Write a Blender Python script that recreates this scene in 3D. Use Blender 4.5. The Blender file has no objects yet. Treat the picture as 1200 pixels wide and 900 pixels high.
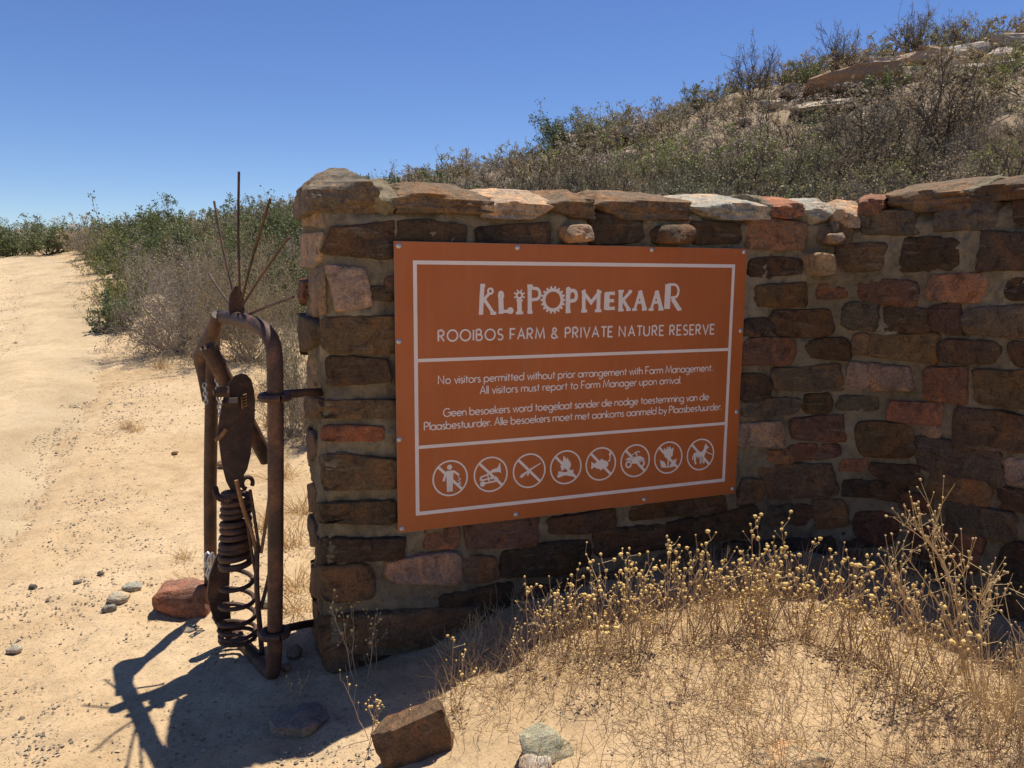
import bpy, bmesh, math, random
import numpy as np
from mathutils import Vector, Matrix, noise

# ------------------------------------------------------------------ camera, sky, sun, exposure
SC = bpy.context.scene
COL = SC.collection
CAMZ = 1.5
FPX = 900.0                       # focal length in pixels of the 1200 x 900 photograph
PITCH = math.radians(8.25)
ROLL = math.radians(-0.40)
cp, sp = math.cos(PITCH), math.sin(PITCH)
FWD = np.array([0, cp, -sp]); UP0 = np.array([0, sp, cp]); RT0 = np.array([1.0, 0, 0])
RT = RT0 * math.cos(ROLL) - UP0 * math.sin(ROLL)
UP = RT0 * math.sin(ROLL) + UP0 * math.cos(ROLL)
cam_d = bpy.data.cameras.new('camera')
cam = bpy.data.objects.new('camera', cam_d); COL.objects.link(cam)
cam_d.sensor_width = 36.0; cam_d.lens = 36.0 * FPX / 1200.0
cam_d.clip_start = 0.05; cam_d.clip_end = 3000
M = Matrix.Identity(4)
for i in range(3):
    M[i][0], M[i][1], M[i][2] = RT[i], UP[i], -FWD[i]
M[2][3] = CAMZ
cam.matrix_world = M
SC.camera = cam

SUN = Vector((0.18, 0.33, 1.0)).normalized()       # towards the sun
elev = math.asin(SUN.z); azim = math.atan2(SUN.x, SUN.y)
world = bpy.data.worlds.new('World'); SC.world = world; world.use_nodes = True
wn = world.node_tree; wn.nodes.clear()
sky = wn.nodes.new('ShaderNodeTexSky'); sky.sky_type = 'NISHITA'; sky.sun_disc = False
sky.sun_elevation = elev; sky.sun_rotation = azim
sky.air_density = 1.0; sky.dust_density = 0.05; sky.ozone_density = 4.5; sky.altitude = 1600
bg = wn.nodes.new('ShaderNodeBackground'); bg.inputs['Strength'].default_value = 0.092
wo = wn.nodes.new('ShaderNodeOutputWorld')
hs_ = wn.nodes.new('ShaderNodeHueSaturation'); hs_.inputs['Saturation'].default_value = 1.13; hs_.inputs['Hue'].default_value = 0.512
wn.links.new(sky.outputs[0], hs_.inputs['Color']); wn.links.new(hs_.outputs[0], bg.inputs[0]); wn.links.new(bg.outputs[0], wo.inputs[0])
sl = bpy.data.lights.new('sun', 'SUN'); sl.energy = 5.0; sl.angle = math.radians(0.53); sl.color = (1.0, 0.935, 0.81)
so = bpy.data.objects.new('sun', sl); COL.objects.link(so)
so.rotation_euler = SUN.to_track_quat('Z', 'Y').to_euler(); so.location = (6, 10, 30)
SC.view_settings.view_transform = 'Standard'; SC.view_settings.look = 'None'
SC.view_settings.exposure = 0.36; SC.view_settings.gamma = 1.0; SC.view_settings.use_curve_mapping = False
SC.render.engine = 'CYCLES'
SC.cycles.use_denoising = True
SC.cycles.max_bounces = 8; SC.cycles.diffuse_bounces = 4; SC.cycles.transparent_max_bounces = 8

# ------------------------------------------------------------------ small helpers
def sstep(a, b, x):
    t = np.clip((np.asarray(x, float) - a) / (b - a), 0, 1)
    return t * t * (3 - 2 * t)

def _hash(ix, iy, seed):
    h = (ix.astype(np.int64) * 374761393 + iy.astype(np.int64) * 668265263 + seed * 974711) & 0xFFFFFFFF
    h = ((h ^ (h >> 13)) * 1274126177) & 0xFFFFFFFF
    return ((h ^ (h >> 16)) & 0xFFFF) / 65535.0 * 2 - 1

def vnoise(x, y, seed=0):
    x = np.asarray(x, float); y = np.asarray(y, float)
    ix, iy = np.floor(x), np.floor(y); fx, fy = x - ix, y - iy
    fx = fx * fx * fx * (fx * (fx * 6 - 15) + 10); fy = fy * fy * fy * (fy * (fy * 6 - 15) + 10)
    a, b = _hash(ix, iy, seed), _hash(ix + 1, iy, seed)
    c, d = _hash(ix, iy + 1, seed), _hash(ix + 1, iy + 1, seed)
    return (a * (1 - fx) + b * fx) * (1 - fy) + (c * (1 - fx) + d * fx) * fy

def fbm(x, y, seed=0, oct=4, gain=0.5):
    r = 0; amp = 1.0; f = 1.0
    for o in range(oct):
        r = r + amp * vnoise(x * f + o * 17.3, y * f - o * 9.1, seed + o); amp *= gain; f *= 2.03
    return r

def mk_mesh(name, V, faces, mats=(), midx=None, smooth=False, tint=None):
    """faces: one (n,k) integer array, or a list of them"""
    if isinstance(faces, np.ndarray): faces = [faces]
    me = bpy.data.meshes.new(name)
    V = np.asarray(V, np.float32)
    me.vertices.add(len(V)); me.vertices.foreach_set('co', V.ravel())
    tot = np.concatenate([np.full(len(f), f.shape[1], np.int32) for f in faces])
    loops = np.concatenate([f.ravel() for f in faces]).astype(np.int32)
    me.loops.add(len(loops)); me.loops.foreach_set('vertex_index', loops)
    me.polygons.add(len(tot))
    start = np.concatenate([[0], np.cumsum(tot)[:-1]]).astype(np.int32)
    me.polygons.foreach_set('loop_start', start)
    if midx is not None: me.polygons.foreach_set('material_index', np.asarray(midx, np.int32))
    me.polygons.foreach_set('use_smooth', np.full(len(tot), bool(smooth)))
    for m in mats: me.materials.append(m)
    if tint is not None:
        at = me.attributes.new('tint', 'FLOAT', 'FACE'); at.data.foreach_set('value', np.asarray(tint, np.float32))
    me.update(calc_edges=True); me.validate()
    return me

def link(name, me, parent=None):
    o = bpy.data.objects.new(name, me); COL.objects.link(o)
    if parent is not None:
        o.parent = parent; o.matrix_parent_inverse = Matrix.Translation(parent.location).inverted()
    return o

def empty(name, loc):
    o = bpy.data.objects.new(name, None); COL.objects.link(o); o.location = loc; o.empty_display_size = 0.2
    return o

def tag(o, label=None, cat=None, group=None, kind=None):
    if label: o['label'] = label
    if cat: o['category'] = cat
    if group: o['group'] = group
    if kind: o['kind'] = kind
    return o

def grid_faces(nr, nc):
    i = np.arange(nr - 1)[:, None] * nc + np.arange(nc - 1)[None, :]
    i = i.ravel()
    return np.stack([i, i + 1, i + nc + 1, i + nc], 1)

class MB:
    """collects pieces into one mesh"""
    def __init__(s): s.V = []; s.F = {}; s.n = 0
    def add(s, V, F):
        V = np.asarray(V, float); F = np.asarray(F, int)
        s.V.append(V); s.F.setdefault(F.shape[1], []).append(F + s.n); s.n += len(V)
    def mesh(s, name, mat, smooth=True, angle=None):
        me = mk_mesh(name, np.concatenate(s.V), [np.concatenate(f) for f in s.F.values()], [mat], smooth=smooth)
        if smooth: me.set_sharp_from_angle(angle=math.radians(angle or 40))
        return me

def catmull(P, n=6):
    P = np.asarray(P, float); Q = np.vstack([2 * P[0] - P[1], P, 2 * P[-1] - P[-2]]); out = []
    for i in range(1, len(Q) - 2):
        t = np.linspace(0, 1, n, endpoint=False)[:, None]
        a, b, c, d = Q[i - 1], Q[i], Q[i + 1], Q[i + 2]
        out.append(0.5 * (2 * b + (c - a) * t + (2 * a - 5 * b + 4 * c - d) * t ** 2 + (3 * b - a - 3 * c + d) * t ** 3))
    return np.vstack(out + [P[-1:]])

def tube(P, r, k=10, caps=True, hollow=0.0):
    """tube along points with radius r (scalar or per point); returns verts, quads, tris"""
    P = np.asarray(P, float); n = len(P); r = np.broadcast_to(np.asarray(r, float), (n,))
    T = np.gradient(P, axis=0); T /= np.linalg.norm(T, axis=1)[:, None] + 1e-12
    up = np.array([0, 0, 1.0]) if abs(T[0][2]) < 0.9 else np.array([1.0, 0, 0])
    N = np.zeros_like(P); nn = np.cross(T[0], up); nn /= np.linalg.norm(nn)
    for i in range(n):
        nn = nn - T[i] * nn.dot(T[i]); nn /= np.linalg.norm(nn) + 1e-12; N[i] = nn
    B = np.cross(T, N)
    a = np.linspace(0, 2 * math.pi, k, endpoint=False)
    V = P[:, None, :] + r[:, None, None] * (np.cos(a)[None, :, None] * N[:, None, :] + np.sin(a)[None, :, None] * B[:, None, :])
    V = V.reshape(-1, 3)
    q = []
    for i in range(n - 1):
        for j in range(k):
            q.append((i * k + j, i * k + (j + 1) % k, (i + 1) * k + (j + 1) % k, (i + 1) * k + j))
    q = np.array(q)
    tr = None
    if caps:
        c0, c1 = len(V), len(V) + 1
        e0, e1 = P[0] + T[0] * hollow, P[-1] - T[-1] * hollow
        V = np.vstack([V, e0, e1])
        tr = np.array([(c0, (j + 1) % k, j) for j in range(k)] + [(c1, (n - 1) * k + j, (n - 1) * k + (j + 1) % k) for j in range(k)])
    return V, q, tr

def add_tube(mb, P, r, k=10, caps=True, hollow=0.0):
    V, q, t = tube(P, r, k, caps, hollow)
    off = mb.n
    mb.V.append(V); mb.F.setdefault(4, []).append(q + off)
    if t is not None: mb.F.setdefault(3, []).append(t + off)
    mb.n += len(V)

def add_plate(mb, poly, nrm, th):
    """polygon (n,3) given thickness th along nrm; both faces fanned from the centroid"""
    poly = np.asarray(poly, float); n = len(poly); nrm = np.asarray(nrm, float)
    c = poly.mean(0)
    V = np.vstack([poly + nrm * th / 2, poly - nrm * th / 2, c + nrm * th / 2, c - nrm * th / 2])
    tr = [(2 * n, i, (i + 1) % n) for i in range(n)] + [(2 * n + 1, n + (i + 1) % n, n + i) for i in range(n)]
    qd = [(i, n + i, n + (i + 1) % n, (i + 1) % n) for i in range(n)]
    off = mb.n
    mb.V.append(V); mb.F.setdefault(3, []).append(np.array(tr) + off); mb.F.setdefault(4, []).append(np.array(qd) + off)
    mb.n += len(V)

def ray(px, py):
    px = np.asarray(px, float); py = np.asarray(py, float)
    u = (px - 600) / FPX; v = (450 - py) / FPX
    return FWD + u[..., None] * RT + v[..., None] * UP

# ------------------------------------------------------------------ materials
def mat(name):
    m = bpy.data.materials.new(name); m.use_nodes = True
    nt = m.node_tree; b = nt.nodes['Principled BSDF']
    return m, nt, b

def N(nt, kind, **kw):
    n = nt.nodes.new(kind)
    for k, v in kw.items():
        if k in n.inputs.keys() if hasattr(n.inputs, 'keys') else False: n.inputs[k].default_value = v
        else: setattr(n, k, v)
    return n

def noise_tex(nt, vec, scale, detail=4, rough=0.6, dist=0.0):
    n = nt.nodes.new('ShaderNodeTexNoise'); n.inputs['Scale'].default_value = scale
    n.inputs['Detail'].default_value = detail; n.inputs['Roughness'].default_value = rough
    n.inputs['Distortion'].default_value = dist
    if vec is not None: nt.links.new(vec, n.inputs['Vector'])
    return n

def ramp(nt, fac, stops):
    r = nt.nodes.new('ShaderNodeValToRGB'); e = r.color_ramp.elements
    while len(e) < len(stops): e.new(0.5)
    for el, (p, c) in zip(e, stops):
        el.position = p; el.color = (c[0], c[1], c[2], 1) if hasattr(c, '__len__') else (c, c, c, 1)
    nt.links.new(fac, r.inputs[0]); return r

def mix(nt, fac, a, b, mode='MIX'):
    m = nt.nodes.new('ShaderNodeMix'); m.data_type = 'RGBA'; m.blend_type = mode
    def put(sock, v):
        if hasattr(v, 'is_output'): nt.links.new(v, sock)
        elif hasattr(v, '__len__'): sock.default_value = (v[0], v[1], v[2], 1)
        else: sock.default_value = v
    put(m.inputs[0], fac); put(m.inputs[6], a); put(m.inputs[7], b)
    return m.outputs[2]

def bump(nt, b, h, strength, dist, prev=None):
    n = nt.nodes.new('ShaderNodeBump'); n.inputs['Strength'].default_value = strength; n.inputs['Distance'].default_value = dist
    nt.links.new(h, n.inputs['Height'])
    if prev is not None: nt.links.new(prev, n.inputs['Normal'])
    nt.links.new(n.outputs[0], b.inputs['Normal']); return n.outputs[0]

def coords(nt):
    return nt.nodes.new('ShaderNodeTexCoord').outputs['Object']

def make_sand(name, c0, c1, c2, hill=False, road=False):
    m, nt, b = mat(name); co = coords(nt)
    n1 = noise_tex(nt, co, 0.9, 6, 0.62, 0.4); n2 = noise_tex(nt, co, 9, 6, 0.7); n3 = noise_tex(nt, co, 60, 5, 0.75)
    base = ramp(nt, n1.outputs[0], [(0.33, c0), (0.5, c1), (0.68, c2)]).outputs[0]
    fine = ramp(nt, n2.outputs[0], [(0.3, 0.78), (0.55, 1.0), (0.8, 1.08)]).outputs[0]
    col = mix(nt, 1.0, base, fine, 'MULTIPLY')
    grit = ramp(nt, n3.outputs[0], [(0.36, 0.45), (0.44, 0.96), (0.62, 1.0), (0.72, 1.18)]).outputs[0]
    n4 = noise_tex(nt, co, 170, 3, 0.7); g4 = ramp(nt, n4.outputs[0], [(0.34, 0.55), (0.45, 1.0), (0.75, 1.12)]).outputs[0]
    col = mix(nt, 0.8, mix(nt, 0.75, col, g4, 'MULTIPLY'), grit, 'MULTIPLY')
    if road:                                # loose grey gravel thrown up between the packed wheel tracks
        at = nt.nodes.new('ShaderNodeAttribute'); at.attribute_name = 'loose'
        gf = mix(nt, 1.0, at.outputs['Color'], ramp(nt, n2.outputs[0], [(0.38, 0.25), (0.58, 1.0)]).outputs[0], 'MULTIPLY')
        col = mix(nt, gf, col, mix(nt, 1.0, col, (0.80, 0.81, 0.83), 'MULTIPLY'))
    if hill:                                # leaf litter and darker soil under the scrub
        sx_ = nt.nodes.new('ShaderNodeSeparateXYZ'); nt.links.new(co, sx_.inputs[0])
        ad = nt.nodes.new('ShaderNodeMath'); ad.operation = 'MULTIPLY_ADD'; ad.inputs[1].default_value = 6.0
        nt.links.new(n1.outputs[0], ad.inputs[0]); nt.links.new(sx_.outputs[1], ad.inputs[2])
        mr = nt.nodes.new('ShaderNodeMapRange'); mr.inputs['From Min'].default_value = 10.5; mr.inputs['From Max'].default_value = 14.5; nt.links.new(ad.outputs[0], mr.inputs[0])
        lit = ramp(nt, n2.outputs[0], [(0.35, (0.17, 0.13, 0.09)), (0.55, (0.30, 0.225, 0.15)), (0.75, (0.42, 0.32, 0.205))]).outputs[0]
        ma = nt.nodes.new('ShaderNodeMath'); ma.operation = 'MULTIPLY_ADD'; ma.inputs[1].default_value = 0.52; nt.links.new(sx_.outputs[1], ma.inputs[0]); nt.links.new(sx_.outputs[0], ma.inputs[2])
        m2 = nt.nodes.new('ShaderNodeMapRange'); m2.inputs['From Min'].default_value = 1.6; m2.inputs['From Max'].default_value = 4.0; nt.links.new(ma.outputs[0], m2.inputs[0])
        mm = nt.nodes.new('ShaderNodeMath'); mm.operation = 'MULTIPLY'; nt.links.new(mr.outputs[0], mm.inputs[0]); nt.links.new(m2.outputs[0], mm.inputs[1])
        col = mix(nt, mm.outputs[0], col, lit)
    nt.links.new(col, b.inputs['Base Color']); b.inputs['Roughness'].default_value = 0.95
    b.inputs['Specular IOR Level'].default_value = 0.15
    p = bump(nt, b, n2.outputs[0], 0.5, 0.03); bump(nt, b, n3.outputs[0], 0.6, 0.006, p)
    return m

M_GROUND = make_sand('sandy_soil', (0.42, 0.285, 0.155), (0.52, 0.37, 0.215), (0.57, 0.42, 0.26), True)
M_ROAD = make_sand('road_sand', (0.47, 0.345, 0.205), (0.56, 0.42, 0.255), (0.60, 0.46, 0.295), False, True)

def make_stone():
    m, nt, b = mat('sandstone')
    oi = nt.nodes.new('ShaderNodeObjectInfo'); co = coords(nt)
    mp = nt.nodes.new('ShaderNodeVectorMath'); mp.operation = 'MULTIPLY_ADD'
    mp.inputs[1].default_value = (1, 1, 1)
    cmb = nt.nodes.new('ShaderNodeCombineXYZ')
    mul = nt.nodes.new('ShaderNodeMath'); mul.operation = 'MULTIPLY'; mul.inputs[1].default_value = 37.0
    nt.links.new(oi.outputs['Random'], mul.inputs[0])
    for i in range(3): nt.links.new(mul.outputs[0], cmb.inputs[i])
    nt.links.new(co, mp.inputs[0]); nt.links.new(cmb.outputs[0], mp.inputs[2])
    v = mp.outputs[0]
    big = noise_tex(nt, v, 5, 5, 0.62, 0.8); mid = noise_tex(nt, v, 22, 6, 0.7, 0.5); fine = noise_tex(nt, v, 110, 5, 0.75)
    st = nt.nodes.new('ShaderNodeVectorMath'); st.operation = 'MULTIPLY'; st.inputs[1].default_value = (3, 3, 16)
    nt.links.new(v, st.inputs[0]); bed = noise_tex(nt, st.outputs[0], 2.4, 5, 0.65, 0.3)
    base = oi.outputs['Color']
    warm = mix(nt, 1.0, base, (1.5, 1.12, 0.82), 'MULTIPLY')
    dark = mix(nt, 1.0, base, (0.42, 0.40, 0.42), 'MULTIPLY')
    pale = mix(nt, 0.55, base, (0.42, 0.36, 0.27))
    f1 = ramp(nt, big.outputs[0], [(0.50, 0.0), (0.60, 0.8)]).outputs[0]
    c = mix(nt, f1, base, warm)
    f2 = ramp(nt, mid.outputs[0], [(0.34, 0.85), (0.50, 0.0)]).outputs[0]
    c = mix(nt, f2, c, dark)
    pat = noise_tex(nt, v, 9, 3, 0.5, 1.2)
    fp = ramp(nt, pat.outputs[0], [(0.56, 0.0), (0.62, 0.55)]).outputs[0]
    c = mix(nt, fp, c, mix(nt, 1.0, base, (1.75, 1.45, 1.15), 'MULTIPLY'))
    f3 = ramp(nt, bed.outputs[0], [(0.58, 0.0), (0.72, 0.6)]).outputs[0]
    c = mix(nt, f3, c, pale)
    g = ramp(nt, fine.outputs[0], [(0.3, 0.55), (0.5, 1.0), (0.72, 1.45)]).outputs[0]
    c = mix(nt, 1.0, c, g, 'MULTIPLY')
    nt.links.new(c, b.inputs['Base Color']); b.inputs['Roughness'].default_value = 0.88
    b.inputs['Specular IOR Level'].default_value = 0.25
    p = bump(nt, b, bed.outputs[0], 0.7, 0.03); p = bump(nt, b, mid.outputs[0], 0.9, 0.018, p)
    bump(nt, b, fine.outputs[0], 0.8, 0.006, p)
    return m
M_STONE = make_stone()

def make_mortar():
    m, nt, b = mat('mortar'); co = coords(nt)
    n1 = noise_tex(nt, co, 3.2, 5, 0.65, 0.5); n2 = noise_tex(nt, co, 26, 6, 0.7); n3 = noise_tex(nt, co, 120, 5, 0.8)
    c = ramp(nt, n1.outputs[0], [(0.32, (0.18, 0.142, 0.09)), (0.5, (0.28, 0.228, 0.148)), (0.68, (0.37, 0.31, 0.21))]).outputs[0]
    st = ramp(nt, n2.outputs[0], [(0.3, 0.6), (0.5, 1.0), (0.75, 1.12)]).outputs[0]
    c = mix(nt, 1.0, c, st, 'MULTIPLY')
    nt.links.new(c, b.inputs['Base Color']); b.inputs['Roughness'].default_value = 0.95
    b.inputs['Specular IOR Level'].default_value = 0.15
    p = bump(nt, b, n2.outputs[0], 1.0, 0.02); bump(nt, b, n3.outputs[0], 0.8, 0.005, p)
    return m
M_MORTAR = make_mortar()

def make_simple(name, col, rough=0.7, metal=0.0, var=0.25, scale=30, spec=0.3, bmp=0.0):
    m, nt, b = mat(name); co = coords(nt)
    n = noise_tex(nt, co, scale, 4, 0.65)
    f = ramp(nt, n.outputs[0], [(0.3, 1 - var), (0.7, 1 + var)]).outputs[0]
    c = mix(nt, 1.0, col, f, 'MULTIPLY')
    nt.links.new(c, b.inputs['Base Color']); b.inputs['Roughness'].default_value = rough
    b.inputs['Metallic'].default_value = metal; b.inputs['Specular IOR Level'].default_value = spec
    if bmp: bump(nt, b, n.outputs[0], bmp, 0.003)
    return m

def make_rust():
    m, nt, b = mat('rusted_iron'); co = coords(nt)
    n1 = noise_tex(nt, co, 9, 6, 0.65, 0.6); n2 = noise_tex(nt, co, 90, 5, 0.75)
    c = ramp(nt, n1.outputs[0], [(0.30, (0.035, 0.021, 0.016)), (0.48, (0.072, 0.040, 0.028)), (0.60, (0.125, 0.060, 0.036)), (0.70, (0.20, 0.095, 0.045)), (0.80, (0.17, 0.125, 0.10))]).outputs[0]
    f = ramp(nt, n2.outputs[0], [(0.3, 0.65), (0.7, 1.25)]).outputs[0]
    c = mix(nt, 1.0, c, f, 'MULTIPLY')
    nt.links.new(c, b.inputs['Base Color']); b.inputs['Roughness'].default_value = 0.62
    b.inputs['Metallic'].default_value = 0.15; b.inputs['Specular IOR Level'].default_value = 0.4
    bump(nt, b, n2.outputs[0], 0.35, 0.003)
    return m
M_RUST = make_rust()
M_RUST_OR = make_simple('orange_rusted_rod', (0.32, 0.17, 0.075), 0.8, 0.1, 0.35, 40)
M_STEEL = make_simple('galvanised_steel', (0.55, 0.55, 0.55), 0.42, 0.75, 0.2, 60)
M_SIGN = make_simple('sign_face_orange', (0.44, 0.118, 0.027), 0.5, 0.0, 0.09, 2.6, 0.35)
def weather_sign(m):
    nt = m.node_tree; b = nt.nodes['Principled BSDF']; src = b.inputs['Base Color'].links[0].from_socket; co = coords(nt)
    st = nt.nodes.new('ShaderNodeVectorMath'); st.operation = 'MULTIPLY'; st.inputs[1].default_value = (1, 1, .12); nt.links.new(co, st.inputs[0])
    streak = noise_tex(nt, st.outputs[0], 26, 4, .6, .3); dust = noise_tex(nt, co, 7, 6, .7)
    f = mix(nt, 1.0, ramp(nt, streak.outputs[0], [(.45, .12), (.75, 1.0)]).outputs[0], ramp(nt, dust.outputs[0], [(.38, .03), (.7, .17)]).outputs[0], 'MULTIPLY')
    nt.links.new(mix(nt, f, src, (.52, .34, .22)), b.inputs['Base Color'])
    r_ = ramp(nt, dust.outputs[0], [(.35, .38), (.7, .68)]); nt.links.new(r_.outputs[0], b.inputs['Roughness'])
weather_sign(M_SIGN)
M_SIGNEDGE = make_simple('sign_edge_aluminium', (0.35, 0.30, 0.25), 0.5, 0.4, 0.1, 20)
M_PRINT = make_simple('sign_print_pale', (0.80, 0.72, 0.66), 0.6, 0.0, 0.04, 10)

def make_leaf(name, c0, c1, trans=0.25, rough=0.6):
    m, nt, b = mat(name)
    at = nt.nodes.new('ShaderNodeAttribute'); at.attribute_name = 'tint'
    oi = nt.nodes.new('ShaderNodeObjectInfo')
    c = mix(nt, at.outputs['Fac'], c0, c1)
    r = ramp(nt, oi.outputs['Random'], [(0.0, (0.78, 0.80, 0.82)), (0.5, (1, 1, 1)), (1.0, (1.22, 1.12, 0.98))]).outputs[0]
    c = mix(nt, 1.0, c, r, 'MULTIPLY')
    nt.links.new(c, b.inputs['Base Color']); b.inputs['Roughness'].default_value = rough; b.inputs['Specular IOR Level'].default_value = 0.3
    tr = nt.nodes.new('ShaderNodeBsdfTranslucent'); nt.links.new(c, tr.inputs[0])
    ms = nt.nodes.new('ShaderNodeMixShader'); ms.inputs[0].default_value = trans
    out = nt.nodes['Material Output']
    nt.links.new(b.outputs[0], ms.inputs[1]); nt.links.new(tr.outputs[0], ms.inputs[2]); nt.links.new(ms.outputs[0], out.inputs[0])
    return m

LEAF = {
    'grey':   make_leaf('leaf_dry_grey', (0.22, 0.18, 0.135), (0.58, 0.49, 0.38)),
    'brown':  make_leaf('leaf_dry_brown', (0.21, 0.16, 0.09), (0.50, 0.41, 0.25)),
    'olive':  make_leaf('leaf_olive', (0.15, 0.145, 0.075), (0.44, 0.42, 0.24)),
    'green':  make_leaf('leaf_green', (0.075, 0.105, 0.036), (0.25, 0.285, 0.11)),
    'bright': make_leaf('leaf_bright_green', (0.13, 0.165, 0.04), (0.42, 0.43, 0.13)),
    'yellow': make_leaf('leaf_yellowing', (0.25, 0.19, 0.09), (0.58, 0.46, 0.24)),
}
M_TWIG = make_simple('bark_grey', (0.32, 0.27, 0.22), 0.9, 0, 0.35, 12, 0.2)
M_TWIGD = make_simple('bark_dark', (0.12, 0.095, 0.075), 0.9, 0, 0.35, 12, 0.2)
M_STRAW = make_simple('dry_straw_stem', (0.42, 0.30, 0.185), 0.8, 0, 0.3, 25, 0.2)
M_STRAWP = make_simple('pale_straw_stem', (0.60, 0.43, 0.22), 0.8, 0, 0.25, 25, 0.2)
M_BUTTON = make_simple('button_flower_yellow', (0.70, 0.49, 0.19), 0.95, 0, 0.45, 90, 0.15)

# ------------------------------------------------------------------ terrain
_hx = np.linspace(-500, 500, 4001)
_hz = np.interp(_hx, [-500, -60, -24, -18, -11, -6, 1.8, 8.9, 17, 27, 60, 500], [2.2, 2.4, 2.7, 3.3, 4.4, 5.5, 7.3, 9.6, 12.2, 13.3, 15.0, 17])
_k = np.hanning(25); _k /= _k.sum()
_hz = np.convolve(np.pad(_hz, 12, mode='edge'), _k, 'valid')

ROAD_R = np.array([(-0.6, -3), (-1.3, 0), (-2.05, 2.5), (-3.4, 6), (-5.7, 11), (-10.2, 18.5), (-16.4, 28), (-24.5, 37), (-36, 43.5), (-55, 47), (-90, 48)], float)
ROAD_P = catmull(ROAD_R, 12)
_t = np.gradient(ROAD_P, axis=0); _t /= np.linalg.norm(_t, axis=1)[:, None]
ROAD_N = np.stack([-_t[:, 1], _t[:, 0]], 1)          # to the left of travel
ROAD_W = 5.6

def road_dist(x, y):
    """signed distance to the middle of the road minus half width: < 0 on the road"""
    x = np.asarray(x, float); y = np.asarray(y, float)
    c = ROAD_P + ROAD_N * ROAD_W / 2
    sh = x.shape; x = x.ravel(); y = y.ravel()
    d = np.full(len(x), 1e9)
    near = (x < 6) & (y < 60) & (x > -100)
    xi, yi = x[near], y[near]; dn = np.full(len(xi), 1e9)
    for a, b in zip(c[:-1], c[1:]):
        e = b - a; L2 = e.dot(e)
        t = np.clip(((xi - a[0]) * e[0] + (yi - a[1]) * e[1]) / L2, 0, 1)
        dn = np.minimum(dn, np.hypot(xi - a[0] - t * e[0], yi - a[1] - t * e[1]))
    d[near] = dn
    return (d - ROAD_W / 2).reshape(sh)

def terrain0(x, y):
    x = np.asarray(x, float); y = np.asarray(y, float)
    H = np.interp(x, _hx, _hz)
    t = np.clip((y - 4.0) / 36.0, 0, None)
    g = np.where(t < 1, t ** 1.5, 1 + 0.05 * (1 - np.exp(-(t - 1) * 3)))
    z = H * g
    z = z + 0.22 * sstep(-0.8, 0.45, x) * (1 - sstep(4, 9, y)) * sstep(-2, 1.2, y)
    z = z + 0.035 * np.exp(-((x - 0.75) / 0.5) ** 2 - ((y - 2.35) / 0.45) ** 2)
    return z

def terrain(x, y):
    z = terrain0(x, y)
    r = np.hypot(x, y)
    z = z + 0.012 * fbm(np.asarray(x) * 2.2, np.asarray(y) * 2.2, 3, 4) + 0.10 * sstep(6, 14, r) * fbm(np.asarray(x) * 0.35, np.asarray(y) * 0.35, 5, 4)
    z = z + 0.5 * sstep(20, 40, r) * sstep(-15, 5, x) * fbm(np.asarray(x) * 0.16, np.asarray(y) * 0.16, 8, 3)
    return z

def gz(x, y): return float(terrain(np.array([x]), np.array([y]))[0])

def ground_hit(px, py, maxd=70):
    d = ray(np.array(px), np.array(py)); t = np.concatenate([np.linspace(0.8, 8, 721), np.linspace(8.02, maxd, 2600)])
    X, Y, Z = d[0] * t, d[1] * t, CAMZ + d[2] * t
    below = Z < terrain(X, Y)
    if not below.any(): return None
    i = int(np.argmax(below)); return np.array([X[i], Y[i], gz(X[i], Y[i])])

def axis(lo, hi, dlo, dhi, step, grow, far0, far1):
    a = list(np.arange(dlo, dhi + 1e-6, step)); s = step; x = dhi
    while x < far1: s *= grow; x += s; a.append(x)
    s = step; x = dlo; b = []
    while x > far0: s *= grow; x -= s; b.append(x)
    return np.array(b[::-1] + a)

gx = axis(0, 0, -3.0, 2.2, 0.028, 1.05, -600, 600)
gy = axis(0, 0, 1.2, 4.2, 0.028, 1.04, -60, 900)
X, Y = np.meshgrid(gx, gy)
Z = terrain(X, Y)
RD = road_dist(X, Y)
Z = Z - 0.09 * (1 - sstep(-0.55, 0.02, RD))
near = (1 - sstep(3.5, 7, np.hypot(X, Y)))
Z = Z + near * (0.006 * fbm(X * 9, Y * 9, 11, 4) + 0.003 * fbm(X * 30, Y * 30, 12, 2))
me = mk_mesh('ground', np.stack([X, Y, Z], -1).reshape(-1, 3), grid_faces(*X.shape), [M_GROUND], smooth=True)
ground = tag(link('ground', me), kind='structure')

# road sheet
ss = np.concatenate([np.linspace(0, 60, 400), np.linspace(60.3, len(ROAD_P) - 1, 120)])
ss = np.clip(ss, 0, len(ROAD_P) - 1)
idx = np.arange(len(ROAD_P))
cx = np.interp(ss, idx, ROAD_P[:, 0]); cy = np.interp(ss, idx, ROAD_P[:, 1])
nx = np.interp(ss, idx, ROAD_N[:, 0]); ny = np.interp(ss, idx, ROAD_N[:, 1])
w = np.linspace(-0.25, ROAD_W + 0.25, 120)
RX = cx[:, None] + nx[:, None] * w; RY = cy[:, None] + ny[:, None] * w
d = np.minimum(w, ROAD_W - w)
RZ = terrain(RX, RY) + 0.004 - 0.05 * (1 - sstep(-0.2, 0.5, d + 0.0 * RX + 0.38 * fbm(RX * 1.6, RY * 1.6, 21, 4)))
for c0, wd in ((1.55, 0.32), (3.4, 0.35)):             # wheel tracks
    RZ = RZ - 0.035 * np.exp(-((w - c0) / wd) ** 2) * (1 + 0.4 * vnoise(RX * 0.8, RY * 0.8, 31))
RZ = RZ + 0.006 * fbm(RX * 6, RY * 6, 23, 4)
me = mk_mesh('road', np.stack([RX, RY, RZ], -1).reshape(-1, 3), grid_faces(*RX.shape), [M_ROAD], smooth=True)
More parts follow.
